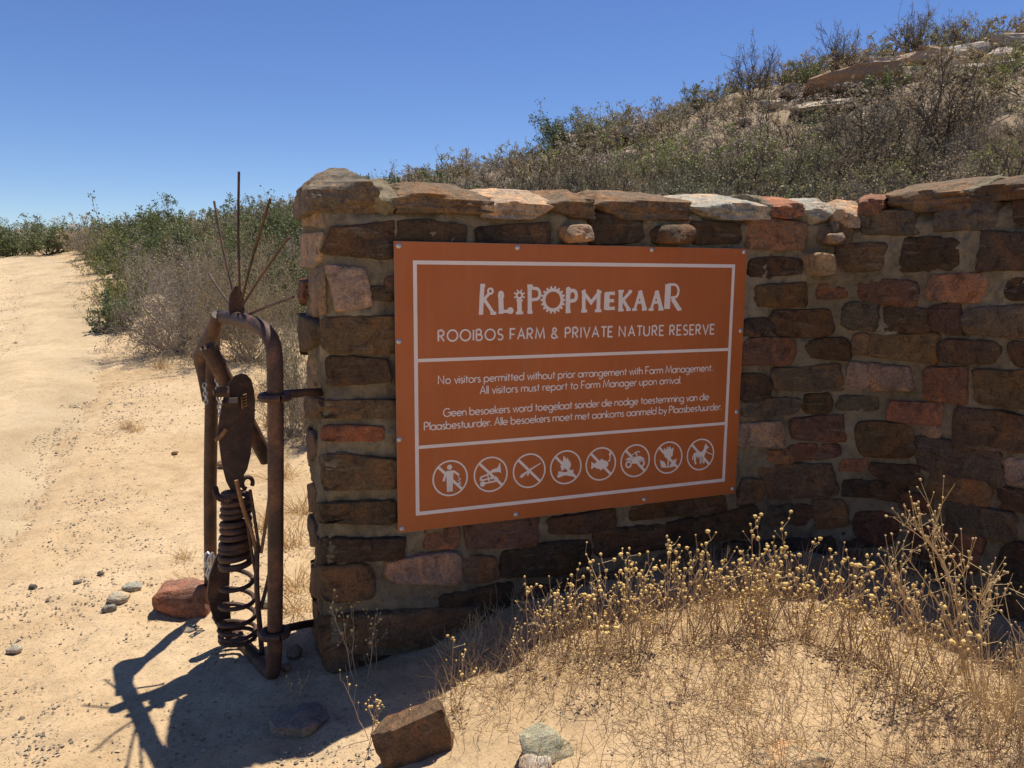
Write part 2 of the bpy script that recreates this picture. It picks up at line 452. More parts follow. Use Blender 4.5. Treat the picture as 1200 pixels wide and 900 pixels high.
loose = np.clip(np.exp(-((w - 0.35) / .42) ** 2) + .8 * np.exp(-((w - 2.45) / .40) ** 2) + .6 * np.exp(-((w - 4.6) / .5) ** 2), 0, 1) * np.clip(.75 + .6 * fbm(RX * .7, RY * .7, 35, 3), 0, 1)
at = me.attributes.new('loose', 'FLOAT', 'POINT'); at.data.foreach_set('value', loose.astype(np.float32).ravel())
road = tag(link('road', me), kind='structure')

# ------------------------------------------------------------------ stone wall
TH = math.radians(68.452)
DV = np.array([math.sin(TH), math.cos(TH)]); NV = np.array([math.cos(TH), -math.sin(TH)])   # along the wall, out of its face
WT = 0.45
SIGN_TL = np.array([-0.41988, 2.74899]); SIGN_TOP = 1.60706; SIGN_W = 1.521; SIGN_H = 1.07
PF = SIGN_TL - NV * 0.045
E0 = PF - DV * 0.243                                      # front left corner of the wall
pts = []
for t in np.arange(-WT - 0.06, 0, 0.01): pts.append(E0 - NV * (-t))
A1 = PF + DV * 1.75
L1 = 1.75 + 0.243
for t in np.arange(0, L1, 0.01): pts.append(E0 + DV * t)
RC = 0.42; CC = A1 + NV * RC
for a in np.arange(0, math.radians(88), 0.01 / RC): pts.append(CC - NV * RC * math.cos(a) + DV * RC * math.sin(a))
a = math.radians(88); hd = DV * math.cos(a) + NV * math.sin(a); pe = pts[-1]
for t in np.arange(0.01, 1.5, 0.01): pts.append(pe + hd * t)
pts = np.array(pts)
S_TAB = np.arange(len(pts)) * 0.01 - (WT + 0.06)
kk = np.hanning(9); kk /= kk.sum()
PX = np.convolve(np.pad(pts[:, 0], 4, mode='edge'), kk, 'valid'); PY = np.convolve(np.pad(pts[:, 1], 4, mode='edge'), kk, 'valid')
TXv = np.gradient(PX); TYv = np.gradient(PY); ln = np.hypot(TXv, TYv); NXv, NYv = TYv / ln, -TXv / ln
S_END = S_TAB[-1]; S_BEG = S_TAB[0]
RATIO = PX / PY

def wall_pt(s, z, off=0.0):
    s = np.asarray(s, float)
    x = np.interp(s, S_TAB, PX); y = np.interp(s, S_TAB, PY); a = np.interp(s, S_TAB, NXv); b = np.interp(s, S_TAB, NYv)
    return np.stack([x + a * off, y + b * off, np.broadcast_to(z, s.shape)], -1)

def wall_hit(px, py):
    d = ray(px, py); s = np.interp(d[..., 0] / d[..., 1], RATIO, S_TAB)
    y = np.interp(s, S_TAB, PY); k = y / d[..., 1]
    return s, CAMZ + d[..., 2] * k

def core_top(s):          # top of the mortared core under the coping
    return np.interp(s, [-0.6, 0.0, 0.3, 1.0, 1.9, 2.35, 2.8, 3.4, 4.5], [1.74, 1.74, 1.73, 1.735, 1.745, 1.73, 1.765, 1.80, 1.80])

WALL = tag(empty('stone_wall', (float(E0[0]), float(E0[1]), 0.0)),
           'rustic brown sandstone wall with thick mortar joints curving round behind the orange sign', 'wall')

# colours of the stones (reflectance)
SC_COL = {'D': (0.102, 0.068, 0.041), 'B': (0.150, 0.100, 0.058), 'Y': (0.180, 0.116, 0.058), 'R': (0.26, 0.125, 0.074), 'O': (0.35, 0.20, 0.115),
          'P': (0.33, 0.225, 0.165), 'G': (0.140, 0.110, 0.078), 'T': (0.36, 0.255, 0.165), 'W': (0.44, 0.40, 0.32), 'M': (0.165, 0.088, 0.058), 'K': (0.078, 0.056, 0.038)}
# traced stones: x0, y0, x1, y1 (pixels of the photograph), slope, colour, how far proud (m), squareness
ST = [
 (382,262,461,302,0,'D',.016,5),(464,260,546,300,0,'D',.012,5),(386,311,433,363,0,'T',.030,5),(450,323,470,346,0,'M',.012,3),(431,336,463,353,.1,'B',.010,3),
 (379,371,470,414,0,'Y',.022,5),(383,418,457,450,0,'D',.016,4),(371,468,470,490,0,'B',.018,4),(378,498,451,517,.02,'R',.014,4),(378,534,472,573,.02,'B',.020,4),
 (376,530,411,549,0,'G',.012,3),(373,586,464,612,0,'D',.022,5),(376,629,476,657,-.04,'D',.024,5),(367,660,440,700,-.05,'B',.030,2.6),
 (452,650,543,684,-.04,'P',.022,3.4),(541,650,583,681,-.05,'B',.018,4),(496,617,538,643,-.06,'R',.014,4),(543,606,631,641,-.1,'M',.020,4),
 (376,713,568,755,-.03,'Y',.035,4),(512,688,603,736,-.08,'D',.020,4),(377,752,413,832,0,'B',.030,4),(599,714,618,734,0,'M',.012,3),
 (584,637,692,674,-.09,'D',.024,4),(640,600,722,624,-.1,'D',.020,4),(738,585,795,607,-.12,'D',.016,4),(791,580,850,603,-.12,'D',.016,4),
 (694,617,784,649,-.12,'D',.020,4),(777,608,814,639,-.1,'K',.014,4),(810,598,888,633,-.14,'D',.022,3.4),(642,668,755,712,-.12,'B',.022,3.4),(612,685,650,713,-.05,'M',.014,3),
 (765,645,826,676,-.1,'Y',.022,3),(845,631,979,669,-.03,'K',.026,4),(700,695,800,738,-.1,'D',.02,4),(806,682,905,722,-.1,'K',.02,4),(915,684,985,722,-.04,'K',.02,3),
 (420,765,560,800,-.03,'D',.02,4),(570,745,690,790,-.05,'D',.02,4),
 (557,265,600,292,0,'K',.012,3.5),(586,262,643,290,.05,'D',.014,4),(655,264,683,285,0,'T',.115,3),(690,252,753,286,.02,'D',.018,4),
 (762,264,804,286,0,'B',.105,3),(810,260,868,287,0,'D',.014,4),(875,257,945,293,.06,'O',.020,4.5),
 (1008,247,1077,275,-.02,'G',.020,5),(1097,233,1168,271,-.04,'G',.022,5),(1189,234,1230,264,0,'D',.016,4),(955,264,1000,289,0,'G',.018,3),(962,274,987,287,0,'T',.105,3),
 (977,285,1039,318,0,'B',.022,4.5),(1056,279,1126,318,0,'D',.018,3.5),(1147,270,1228,319,0,'D',.022,5),(941,297,972,323,0,'T',.135,3.5),
 (876,302,903,326,0,'D',.014,3.5),(899,302,939,323,0,'D',.014,4),(884,331,945,360,-.02,'Y',.022,3.6),(955,332,994,351,0,'M',.016,3),
 (1005,327,1077,357,.08,'M',.018,2.8),(1089,320,1156,354,.02,'O',.022,4),(1179,324,1225,353,-.05,'D',.016,3.5),
 (868,372,903,395,0,'D',.018,3),(902,362,977,395,0,'D',.022,3),(984,353,1031,388,0,'G',.020,2.6),(1036,360,1094,391,.02,'D',.018,4),(1090,356,1129,391,0,'M',.018,4.5),
 (1130,358,1215,396,.04,'G',.022,3.4),(866,395,931,429,0,'M',.022,3),(943,396,998,422,0,'K',.022,2.6),(997,391,1020,416,0,'Y',.016,3.5),(1016,390,1100,423,.05,'Y',.022,4.5),
 (1100,398,1174,426,.04,'D',.020,3),(1184,400,1230,432,.05,'D',.018,3.4),(903,428,988,458,-.02,'G',.024,4),(862,437,903,470,0,'D',.020,3),
 (991,424,1023,456,0,'P',.022,3.4),(1020,427,1070,459,.03,'P',.022,5),(1083,429,1136,473,.05,'R',.022,4),(1143,432,1225,477,.06,'Y',.024,4.5),
 (868,466,938,487,-.06,'G',.016,3.4),(939,460,976,485,0,'D',.016,2.6),(980,462,1031,481,.02,'G',.014,3.4),(1042,470,1104,496,.08,'R',.018,4.5),
 (1117,482,1225,530,.1,'B',.024,5),(860,495,917,524,-.02,'P',.024,4.5),(925,487,991,517,-.04,'M',.022,4),(1001,495,1077,537,.04,'B',.022,3),
 (1079,497,1105,516,.08,'T',.010,3),(1076,517,1180,562,.18,'G',.024,4),(896,526,928,543,-.02,'O',.020,3),(924,519,987,538,-.03,'M',.016,3),
 (1179,538,1228,570,.1,'P',.020,4),(893,541,981,583,-.03,'B',.026,4),(983,537,1016,552,.02,'R',.014,4),(1019,543,1085,566,.14,'D',.016,3),
 (1088,557,1164,591,.2,'Y',.022,3.4),(986,562,1024,583,.05,'K',.014,3.5),(1019,562,1062,586,.1,'D',.016,3.5),(1054,578,1097,601,.12,'M',.014,3),
 (1171,572,1228,600,.12,'D',.018,4.5),(1110,591,1194,630,.22,'G',.022,3.6),(864,560,895,591,-.05,'B',.018,4),(856,597,888,624,-.08,'D',.018,4),
 (898,590,931,616,0,'G',.014,4),(930,590,953,615,0,'D',.014,4),(951,585,993,618,-.05,'Y',.018,4),(999,598,1052,636,.04,'M',.022,2.8),
 (1068,617,1122,657,.06,'M',.020,3.6),(1119,620,1153,673,.06,'R',.022,4),(1174,635,1235,693,.1,'K',.026,3),(987,625,1036,641,.05,'K',.014,3.5),
 (989,645,1014,661,0,'M',.012,3),(1130,692,1200,742,.15,'B',.024,3.4),(1062,690,1122,730,.1,'D',.020,3.4),(984,682,1034,708,.05,'K',.016,3.4),(1055,660,1110,684,.1,'D',.014,3),
 # the end of the wall
 (353,247,381,266,0,'T',.012,4),(353,272,379,313,0,'T',.018,4),(366,314,383,370,0,'T',.014,5),(346,327,364,356,0,'R',.035,4),(346,369,377,413,0,'B',.035,4),
 (362,416,374,460,0,'T',.012,5),(356,466,377,490,0,'B',.022,4),(356,500,373,546,0,'G',.018,4),(355,566,374,600,0,'B',.018,4),(352,603,373,640,0,'G',.018,3.5),
 (356,656,372,700,0,'D',.018,3),(366,702,377,756,0,'B',.014,5),(362,760,376,815,0,'D',.018,4),
]
random.seed(5)
def stone_outline(x0, y0, x1, y1, slope, sq, rng, n=36):
    """an irregular rounded polygon filling the traced box"""
    cx, cy = (x0 + x1) / 2, (y0 + y1) / 2; hw, hh = (x1 - x0) / 2, (y1 - y0) / 2
    rr = 0.13 if sq >= 4.5 else 0.30 if sq >= 3.3 else 0.48       # how much the corners are knocked off
    u = lambda a, b: rng.uniform(a, b)
    asp = hh / max(hw, 1)
    kx = min(0.8, rr * max(asp, .45)); C = []
    for sx, sy in ((1, 1), (-1, 1), (-1, -1), (1, -1)):
        a = kx * u(.5, 1.7); b = min(0.85, rr * u(.6, 2.0))
        p = [(sx * u(.93, 1.04), sy * (1 - b)), (sx * (1 - a * .35), sy * (1 - b * .32)), (sx * (1 - a), sy * u(.93, 1.04))]
        C += p if sx * sy > 0 else p[::-1]
        nx_ = 0
        if (sx, sy) in ((1, 1), (-1, -1)): C.append((sx * u(-.25, .25), sy * u(.90, 1.10)))
    C = np.array(C)
    # resample evenly along the outline and roughen
    P = np.vstack([C, C[:1]]) * [hw, hh]; L = np.r_[0, np.cumsum(np.hypot(*np.diff(P, axis=0).T))]
    t = np.linspace(0, L[-1], n, endpoint=False)
    x = np.interp(t, L, P[:, 0]); y = np.interp(t, L, P[:, 1])
    for _ in range(1 if sq < 3.5 else 0): x = (np.roll(x, 1) + 2 * x + np.roll(x, -1)) / 4; y = (np.roll(y, 1) + 2 * y + np.roll(y, -1)) / 4
    j = 1.03 + np.array([rng.uniform(-0.03, 0.03) for _ in t])
    tap = rng.uniform(-0.24, 0.24); y = y * (1 + tap * x / hw)
    X_ = cx + x * j + rng.uniform(-0.22, 0.22) * y; Y_ = cy + y * j + slope * (X_ - cx)
    return X_, Y_

def stone_mesh(s, z, prot, rng):
    n = len(s); cs, cz = s.mean(), z.mean()
    rings = [(1.03, -0.035), (1.0, 0.1), (0.975, 0.72), (0.93, 0.96), (0.8, 1.0), (0.6, 1.0), (0.38, 1.0), (0.18, 1.0)]
    so_ = rng.uniform(0, 50)
    tl = (rng.uniform(-0.5, 0.5), rng.uniform(-0.35, 0.6))
    hw, hz = max(1e-3, np.ptp(s) / 2), max(1e-3, np.ptp(z) / 2)
    fac = [(math.cos(t_), math.sin(t_), rng.uniform(.25, .7), rng.uniform(.4, 1.1)) for t_ in (rng.uniform(0, 6.28), rng.uniform(0, 6.28), rng.uniform(0, 6.28))]
    V = []
    def off_at(fs, fz, k):
        if k < 0: return k
        p = Vector((fs * 9 + so_, fz * 13, so_)); q = Vector((fs * 38 + so_, fz * 55, so_))
        f = k * prot * (1 + 0.35 * tl[0] * (fs - cs) / hw + 0.35 * tl[1] * (cz - fz) / hz)
        for ca_, sa_, st_, sl2 in fac:           # broken-off corners and faces
            f = min(f, k * max(prot, .012) * (1.12 - sl2 * max(0, ca_ * (fs - cs) / hw + sa_ * (fz - cz) / hz - st_)))
        return f + min(1, k) * (0.008 * noise.noise(p) + 0.0045 * noise.noise(q) + 0.006 * abs(noise.noise(p * 1.9)))
    for f, k in rings:
        for i in range(n):
            jj = 1 + (0.02 * noise.noise(Vector((i * 1.7, so_, f * 3))) if f < 1 else 0)
            fs = cs + (s[i] - cs) * f * jj; fz = cz + (z[i] - cz) * f * jj
            V.append((fs, fz, off_at(fs, fz, k)))
    V.append((cs, cz, off_at(cs, cz, 1.05)))
    V = np.array(V)
    P = np.empty((len(V), 3))
    x = np.interp(V[:, 0], S_TAB, PX); y = np.interp(V[:, 0], S_TAB, PY); a = np.interp(V[:, 0], S_TAB, NXv); b = np.interp(V[:, 0], S_TAB, NYv)
    P[:, 0] = x + a * V[:, 2]; P[:, 1] = y + b * V[:, 2]; P[:, 2] = V[:, 1]
    q = []
    for k in range(len(rings) - 1):
        for i in range(n):
            j2 = (i + 1) % n
            q.append((k * n + i, (k + 1) * n + i, (k + 1) * n + j2, k * n + j2))
    c = len(V) - 1; kb = (len(rings) - 1) * n
    t = [(kb + i, c, kb + (i + 1) % n) for i in range(n)]
    me = mk_mesh('stone', P, [np.array(q)[:, ::-1], np.array(t)[:, ::-1]], [M_STONE], smooth=True)
    # outlines run clockwise or counter-clockwise depending on the projection: make normals agree
    bm = bmesh.new(); bm.from_mesh(me); bmesh.ops.recalc_face_normals(bm, faces=bm.faces)
    m_ = max(bm.faces, key=lambda f_: -abs((f_.calc_center_median() - Vector(P[c])).length))
    nf = Vector((np.interp(cs, S_TAB, NXv), np.interp(cs, S_TAB, NYv), 0))
    if m_.normal.dot(nf) < 0: bmesh.ops.reverse_faces(bm, faces=bm.faces)
    bm.to_mesh(me); bm.free()
    me.set_sharp_from_angle(angle=math.radians(48))
    return me

SZ = []            # outlines, so that the mortar can lap against them
for (x0, y0, x1, y1, sl_, c, pr, sq) in ST:
    rng = random.Random(int(x0 * 7 + y0 * 13))
    ox, oy = stone_outline(x0, y0, x1, y1, sl_, sq, rng)
    s, z = wall_hit(ox, oy)
    SZ.append((s.mean(), z.mean(), np.ptp(s) / 2, np.ptp(z) / 2))
    o = link('stone', stone_mesh(s, z, pr, rng), WALL)
    k = rng.uniform(0.82, 1.2); cc = SC_COL[c]
    o.color = (cc[0] * k * rng.uniform(.94, 1.06), cc[1] * k, cc[2] * k * rng.uniform(.92, 1.08), 1)

# the wing goes on towards the viewer outside the picture, built in the same rough courses
rw = random.Random(77); s_in = float(wall_hit(np.array([1238.0]), np.array([400.0]))[0][0]); zz = 0.02
while zz < 1.68:
    hgt = rw.uniform(.085, .15); sx_ = s_in + rw.uniform(0, .05)
    while sx_ < S_END - .10:
        wd = rw.uniform(.12, .34); wd = min(wd, S_END - .03 - sx_)
        ox, oy = stone_outline(sx_ * 1000, -(zz + hgt) * 1000, (sx_ + wd) * 1000, -zz * 1000, rw.uniform(-.04, .04), rw.choice([3, 3.5, 4, 5]), rw)
        o = link('stone', stone_mesh(ox / 1000, -oy / 1000, rw.uniform(.014, .026), rw), WALL)
        cc = SC_COL[rw.choice('DDDBBYYGGMMRPK')]; k = rw.uniform(.85, 1.15); o.color = (cc[0] * k, cc[1] * k, cc[2] * k, 1)
        sx_ += wd + rw.uniform(.02, .045)
    zz += hgt + rw.uniform(.018, .035)

# mortar core: front and end sheet, top cap, back
sg = np.arange(S_BEG, S_END, 0.0105); zg = np.linspace(0, 1, 180)
S2, T2 = np.meshgrid(sg, zg)
Z2 = -0.25 + T2 * (core_top(S2) + 0.02 + 0.02 * fbm(S2 * 6, 0 * S2, 41, 3) + 0.25)
off = 0.003 + 0.010 * fbm(S2 * 8, Z2 * 11, 42, 4) + 0.0062 * fbm(S2 * 26, Z2 * 30, 45, 4, .6)
off = off - 0.05 * sstep(0.97, 1.0, T2) 
Vm = wall_pt(S2, Z2, off).reshape(-1, 3)
mb = MB(); mb.add(Vm, grid_faces(*S2.shape))
sb = np.arange(0.0, S_END, 0.03); u = np.linspace(0, 1, 14)
S3, U3 = np.meshgrid(sb, u)
Zt = core_top(S3) + 0.012 + 0.02 * np.sin(U3 * math.pi) + 0.018 * fbm(S3 * 8, U3 * 3, 43, 3)
mb.add(wall_pt(S3, Zt, -0.01 - U3 * (WT - 0.01)).reshape(-1, 3), grid_faces(*S3.shape))
S4, U4 = np.meshgrid(sb, np.linspace(0, 1, 30))
Zb = -0.25 + U4 * (core_top(S4) + 0.25 + 0.012)
mb.add(wall_pt(S4, Zb, -WT + 0.02 * fbm(S4 * 4, Zb * 5, 44, 3)).reshape(-1, 3), grid_faces(*S4.shape))
# far end of the wing
Ue, Ze = np.meshgrid(np.linspace(0, 1, 6), np.linspace(0, 1, 20))
mb.add(wall_pt(np.full(Ue.shape, S_END - 0.016), -0.25 + Ze * (core_top(S_END) + 0.26), -Ue * WT).reshape(-1, 3), grid_faces(*Ue.shape))
link('mortar_core', mb.mesh('mortar_core', M_MORTAR, True, 60), WALL)

# ---- chiselled blocks: a subdivided box or ball clamped by random planes
def rock_mesh(name, dims, seed, planes=9, sub=3, rough=0.05, box=0.0, matr=None, keep=0.72, bed=0.0, cuts=7, extra=()):
    rng = random.Random(seed)
    bm = bmesh.new()
    if box:
        bmesh.ops.create_cube(bm, size=2.0)
        bmesh.ops.subdivide_edges(bm, edges=bm.edges, cuts=cuts, use_grid_fill=True)
        for v in bm.verts:
            p = v.co; L = p.length
            sph = p / L * 1.18
            v.co = p.lerp(sph, 1 - box)
    else:
        bmesh.ops.create_icosphere(bm, subdivisions=sub, radius=1.0)
    pl = []
    for i in range(planes):
        nrm = Vector((rng.gauss(0, 1), rng.gauss(0, 1), rng.gauss(0, 0.9))).normalized()
        pl.append((nrm, rng.uniform(keep, keep + 0.25)))
    pl += list(extra)
    o = rng.uniform(0, 90)
    for v in bm.verts:
        p = v.co.copy()
        for nrm, dd in pl:
            e = p.dot(nrm) - dd
            if e > 0: p -= nrm * e * 0.92
        k = 1 + rough * (noise.fractal(p * 1.9 + Vector((o, o, o)), 0.8, 2.0, 4))
        k += rough * 0.45 * noise.noise(p * 7 + Vector((o, 0, o)))
        if bed: k += bed * noise.noise(Vector((o + p.x, o * 2, p.z * 6))) + bed * .5 * abs(noise.noise(p * 4.5 + Vector((0, o, 0))))
        p *= k
        v.co = Vector((p.x * dims[0], p.y * dims[1], p.z * dims[2]))
    me = bpy.data.meshes.new(name); bm.to_mesh(me); bm.free()
    me.materials.append(matr or M_STONE)
    for f in me.polygons: f.use_smooth = True
    me.set_sharp_from_angle(angle=math.radians(28))
    return me

# coping stones: x0, ytop, x1, ybottom in the photograph, depth (m), colour
COPE = [(353,197,441,243,.46,'G',.80),(464,209,575,247,.42,'B',.85),(563,215,645,252,.42,'T',.7),(636,217,693,251,.40,'B',.8),(692,217,803,253,.44,'B',.85),
        (806,222,896,253,.42,'W',.85),(897,226,938,252,.36,'R',.8),(935,229,978,260,.38,'W',.8),(975,231,1009,263,.36,'T',.6),(1007,223,1037,249,.34,'M',.8),
        (1039,207,1142,243,.42,'B',.8),(1146,197,1262,228,.42,'D',.8),(1262,190,1400,225,.42,'B',.8),(1400,180,1700,225,.42,'D',.8)]
for i, (x0, y0, x1, y1, dp, c, bx) in enumerate(COPE):
    s, z = wall_hit(np.array([x0, x1, (x0 + x1) / 2, (x0 + x1) / 2]), np.array([(y0 + y1) / 2, (y0 + y1) / 2, y0, y1]))
    s0, s1 = s[0], s[1]
    if i == 0: s0 = -0.045; z[2] += .02
    if s1 > S_END - 0.01 and s0 >= S_END - 0.1: continue
    hs, hz = (s1 - s0) / 2, (z[2] - z[3]) / 2
    rr_ = random.Random(i * 5 + 1)
    cut = [(Vector((rr_.uniform(-.35, .35), -rr_.uniform(.5, .9), rr_.uniform(.55, .9))).normalized(), rr_.uniform(.72, .98)) for _ in range(4)]
    if i == 0: cut = cut[:2] + [(Vector((-.72, -.1, .69)).normalized(), .80), (Vector((.6, -.2, .75)).normalized(), 1.0)]
    cut += [(Vector((sx, -.25, rr_.uniform(.3, .9))).normalized(), rr_.uniform(.92, 1.12)) for sx in (-1, 1)]
    me = rock_mesh('coping_stone', (hs * 1.03, dp / 2, hz * 1.12), 300 + i, planes=5, rough=0.05, box=.93, keep=1.0, bed=0.05, cuts=15, extra=cut)
    co_ = np.empty(len(me.vertices) * 3, np.float32); me.vertices.foreach_get('co', co_); co_ = co_.reshape(-1, 3)
    sc, zc = (s0 + s1) / 2, (z[2] + z[3]) / 2 - .01
    ins = dp / 2 - 0.03
    P = wall_pt(sc + co_[:, 0], zc + co_[:, 2], 0.0)
    a = np.interp(sc + co_[:, 0], S_TAB, NXv); b = np.interp(sc + co_[:, 0], S_TAB, NYv)
    o_ = -(co_[:, 1] + ins)
    P[:, 0] += a * o_; P[:, 1] += b * o_
    if i == 0: P[:, :2] = E0 + (sc + co_[:, 0])[:, None] * DV + o_[:, None] * NV        # the corner block is not bent round the corner
    me.vertices.foreach_set('co', P.astype(np.float32).ravel()); me.update()
    o = link('coping_stone', me, WALL); cc = SC_COL[c]; k = 1.0 if c == 'W' else 1.35
    o.color = (cc[0] * k, cc[1] * k, cc[2] * k, 1)
for k, (x, y, wd, hg, ot) in enumerate(((449, 232, 34, 50, .012), (1143, 222, 22, 34, .0), (897, 240, 12, 30, .0), (978, 262, 10, 40, .02))):   # mortar packed between coping stones
    s, z = wall_hit(np.array([x - wd / 2., x + wd / 2., x, x]), np.array([y, y, y - hg / 2., y + hg / 2.])); sc, zc = s[:2].mean(), z[2:].mean()
    me = rock_mesh('mortar_fillet', ((s[1] - s[0]) / 2, .17, (z[2] - z[3]) / 2), 70 + k, planes=4, rough=.10, box=.7, keep=.95, cuts=11, matr=M_MORTAR, extra=[(Vector((0, -.8, .6)), .78)])
    c_ = np.array([v.co for v in me.vertices]); P = wall_pt(sc + c_[:, 0], zc + c_[:, 2], 0.0)
    a = np.interp(sc + c_[:, 0], S_TAB, NXv); b = np.interp(sc + c_[:, 0], S_TAB, NYv); o_ = -(c_[:, 1] + .17 - .02 - ot)
    P[:, 0] += a * o_; P[:, 1] += b * o_; me.vertices.foreach_set('co', P.astype(np.float32).ravel()); me.update()
    link('mortar_fillet', me, WALL)

# ------------------------------------------------------------------ sign
SN3 = np.array([NV[0], NV[1], 0.0]); SD3 = np.array([DV[0], DV[1], 0.0])
S_O = np.array([SIGN_TL[0], SIGN_TL[1], SIGN_TOP])
def sign_pt(a, b, off=0.0):
    """a to the right, b down from the top left corner of the face, metres"""
    a = np.asarray(a, float); b = np.asarray(b, float)
    return S_O + a[..., None] * SD3 - b[..., None] * np.array([0, 0, 1.0]) + np.asarray(off, float)[..., None] * SN3
def sign_hit(px, py):
    d = ray(np.asarray(px, float), np.asarray(py, float)); o = np.array([0, 0, CAMZ])
    k = ((S_O - o) @ SN3) / (d @ SN3); P = o + d * k[..., None]
    return (P - S_O) @ SD3, -(P - S_O)[..., 2]

bc = sign_pt(np.array(SIGN_W / 2), np.array(SIGN_H))
SIGN = tag(empty('entrance_sign', tuple(float(v) for v in bc)),
           'orange rectangular entrance sign with pale lettering and eight prohibition symbols screwed to stone wall', 'sign')
# panel: front skin and a thin edge
def box_on_sign(mb, a0, b0, a1, b1, o0, o1):
    V = [sign_pt(np.array(a), np.array(b), np.array(o)) for o in (o0, o1) for (a, b) in ((a0, b0), (a1, b0), (a1, b1), (a0, b1))]
    mb.add(V, [(3, 2, 1, 0), (4, 5, 6, 7), (0, 1, 5, 4), (1, 2, 6, 5), (2, 3, 7, 6), (3, 0, 4, 7)])
mb = MB(); box_on_sign(mb, 0, 0, SIGN_W, SIGN_H, -0.0045, -0.0006); link('backing_panel', mb.mesh('backing_panel', M_SIGNEDGE, False), SIGN)
mb = MB(); box_on_sign(mb, 0.0008, 0.0008, SIGN_W - 0.0008, SIGN_H - 0.0008, -0.0004, 0.0); link('face', mb.mesh('face', M_SIGN, False), SIGN)
mb = MB()
for q in ((0.068, 0.066, 1.461, 0.080), (0.068, 0.996, 1.461, 1.010), (0.068, 0.080, 0.082, 0.996), (1.447, 0.080, 1.461, 0.996)): box_on_sign(mb, *q, 0.0004, 0.0009)
link('border', mb.mesh('border', M_PRINT, False), SIGN)
for b0 in (0.420, 0.743):
    mb = MB(); box_on_sign(mb, 0.0825, b0, 1.4465, b0 + 0.0125, 0.0004, 0.0009); link('divider', mb.mesh('divider', M_PRINT, False), SIGN)

class Flat:
    """flat print on the sign: strokes and filled shapes, each on its own hair-thin layer"""
    def __init__(s): s.mb = MB(); s.k = 0
    def lay(s): s.k += 1; return 0.0005 + 0.00008 * (s.k % 12)
    def stroke(s, P, w, closed=False):
        P = np.asarray(P, float)
        if closed: P = np.vstack([P, P[:1]])
        d = np.diff(P, axis=0); d /= np.linalg.norm(d, axis=1)[:, None] + 1e-12
        n = np.stack([-d[:, 1], d[:, 0]], 1)
        if closed: n0 = n[-1] + n[0]; m0 = m1 = n0
        else: m0, m1 = n[0], n[-1]
        m = np.vstack([m0, n[:-1] + n[1:], m1]) if len(n) > 1 else np.vstack([m0, m1])
        m /= np.linalg.norm(m, axis=1)[:, None] + 1e-9
        ref = np.vstack([n[:1], n]); c = np.clip((m * ref).sum(1), 0.45, 1); m = m / c[:, None]
        A, B = P + m * w / 2, P - m * w / 2
        V = np.vstack([A, B]); k = len(P); o = s.lay()
        s.mb.add(sign_pt(V[:, 0], V[:, 1], np.full(len(V), o)), [(i, i + 1, k + i + 1, k + i) for i in range(k - 1)])
    def fill(s, P):
        bm = bmesh.new(); o = s.lay()
        pts3 = sign_pt(np.asarray(P, float)[:, 0], np.asarray(P, float)[:, 1], np.full(len(P), o))
        vs = [bm.verts.new(p) for p in pts3]; f = bm.faces.new(vs)
        bmesh.ops.triangulate(bm, faces=[f]); bm.verts.index_update()
        s.mb.add(np.array([v.co for v in bm.verts]), np.array([[v.index for v in f.verts] for f in bm.faces])); bm.free()
    def disc(s, c, r, n=20): 
        a = np.linspace(0, 2 * math.pi, n, endpoint=False); s.fill(np.stack([c[0] + r * np.cos(a), c[1] + r * np.sin(a)], 1))
    def ring(s, c, r, w, n=48):
        a = np.linspace(0, 2 * math.pi, n, endpoint=False); s.stroke(np.stack([c[0] + r * np.cos(a), c[1] + r * np.sin(a)], 1), w, True)
    def done(s, name):
        o = link(name, s.mb.mesh(name, M_PRINT, False), SIGN); return o

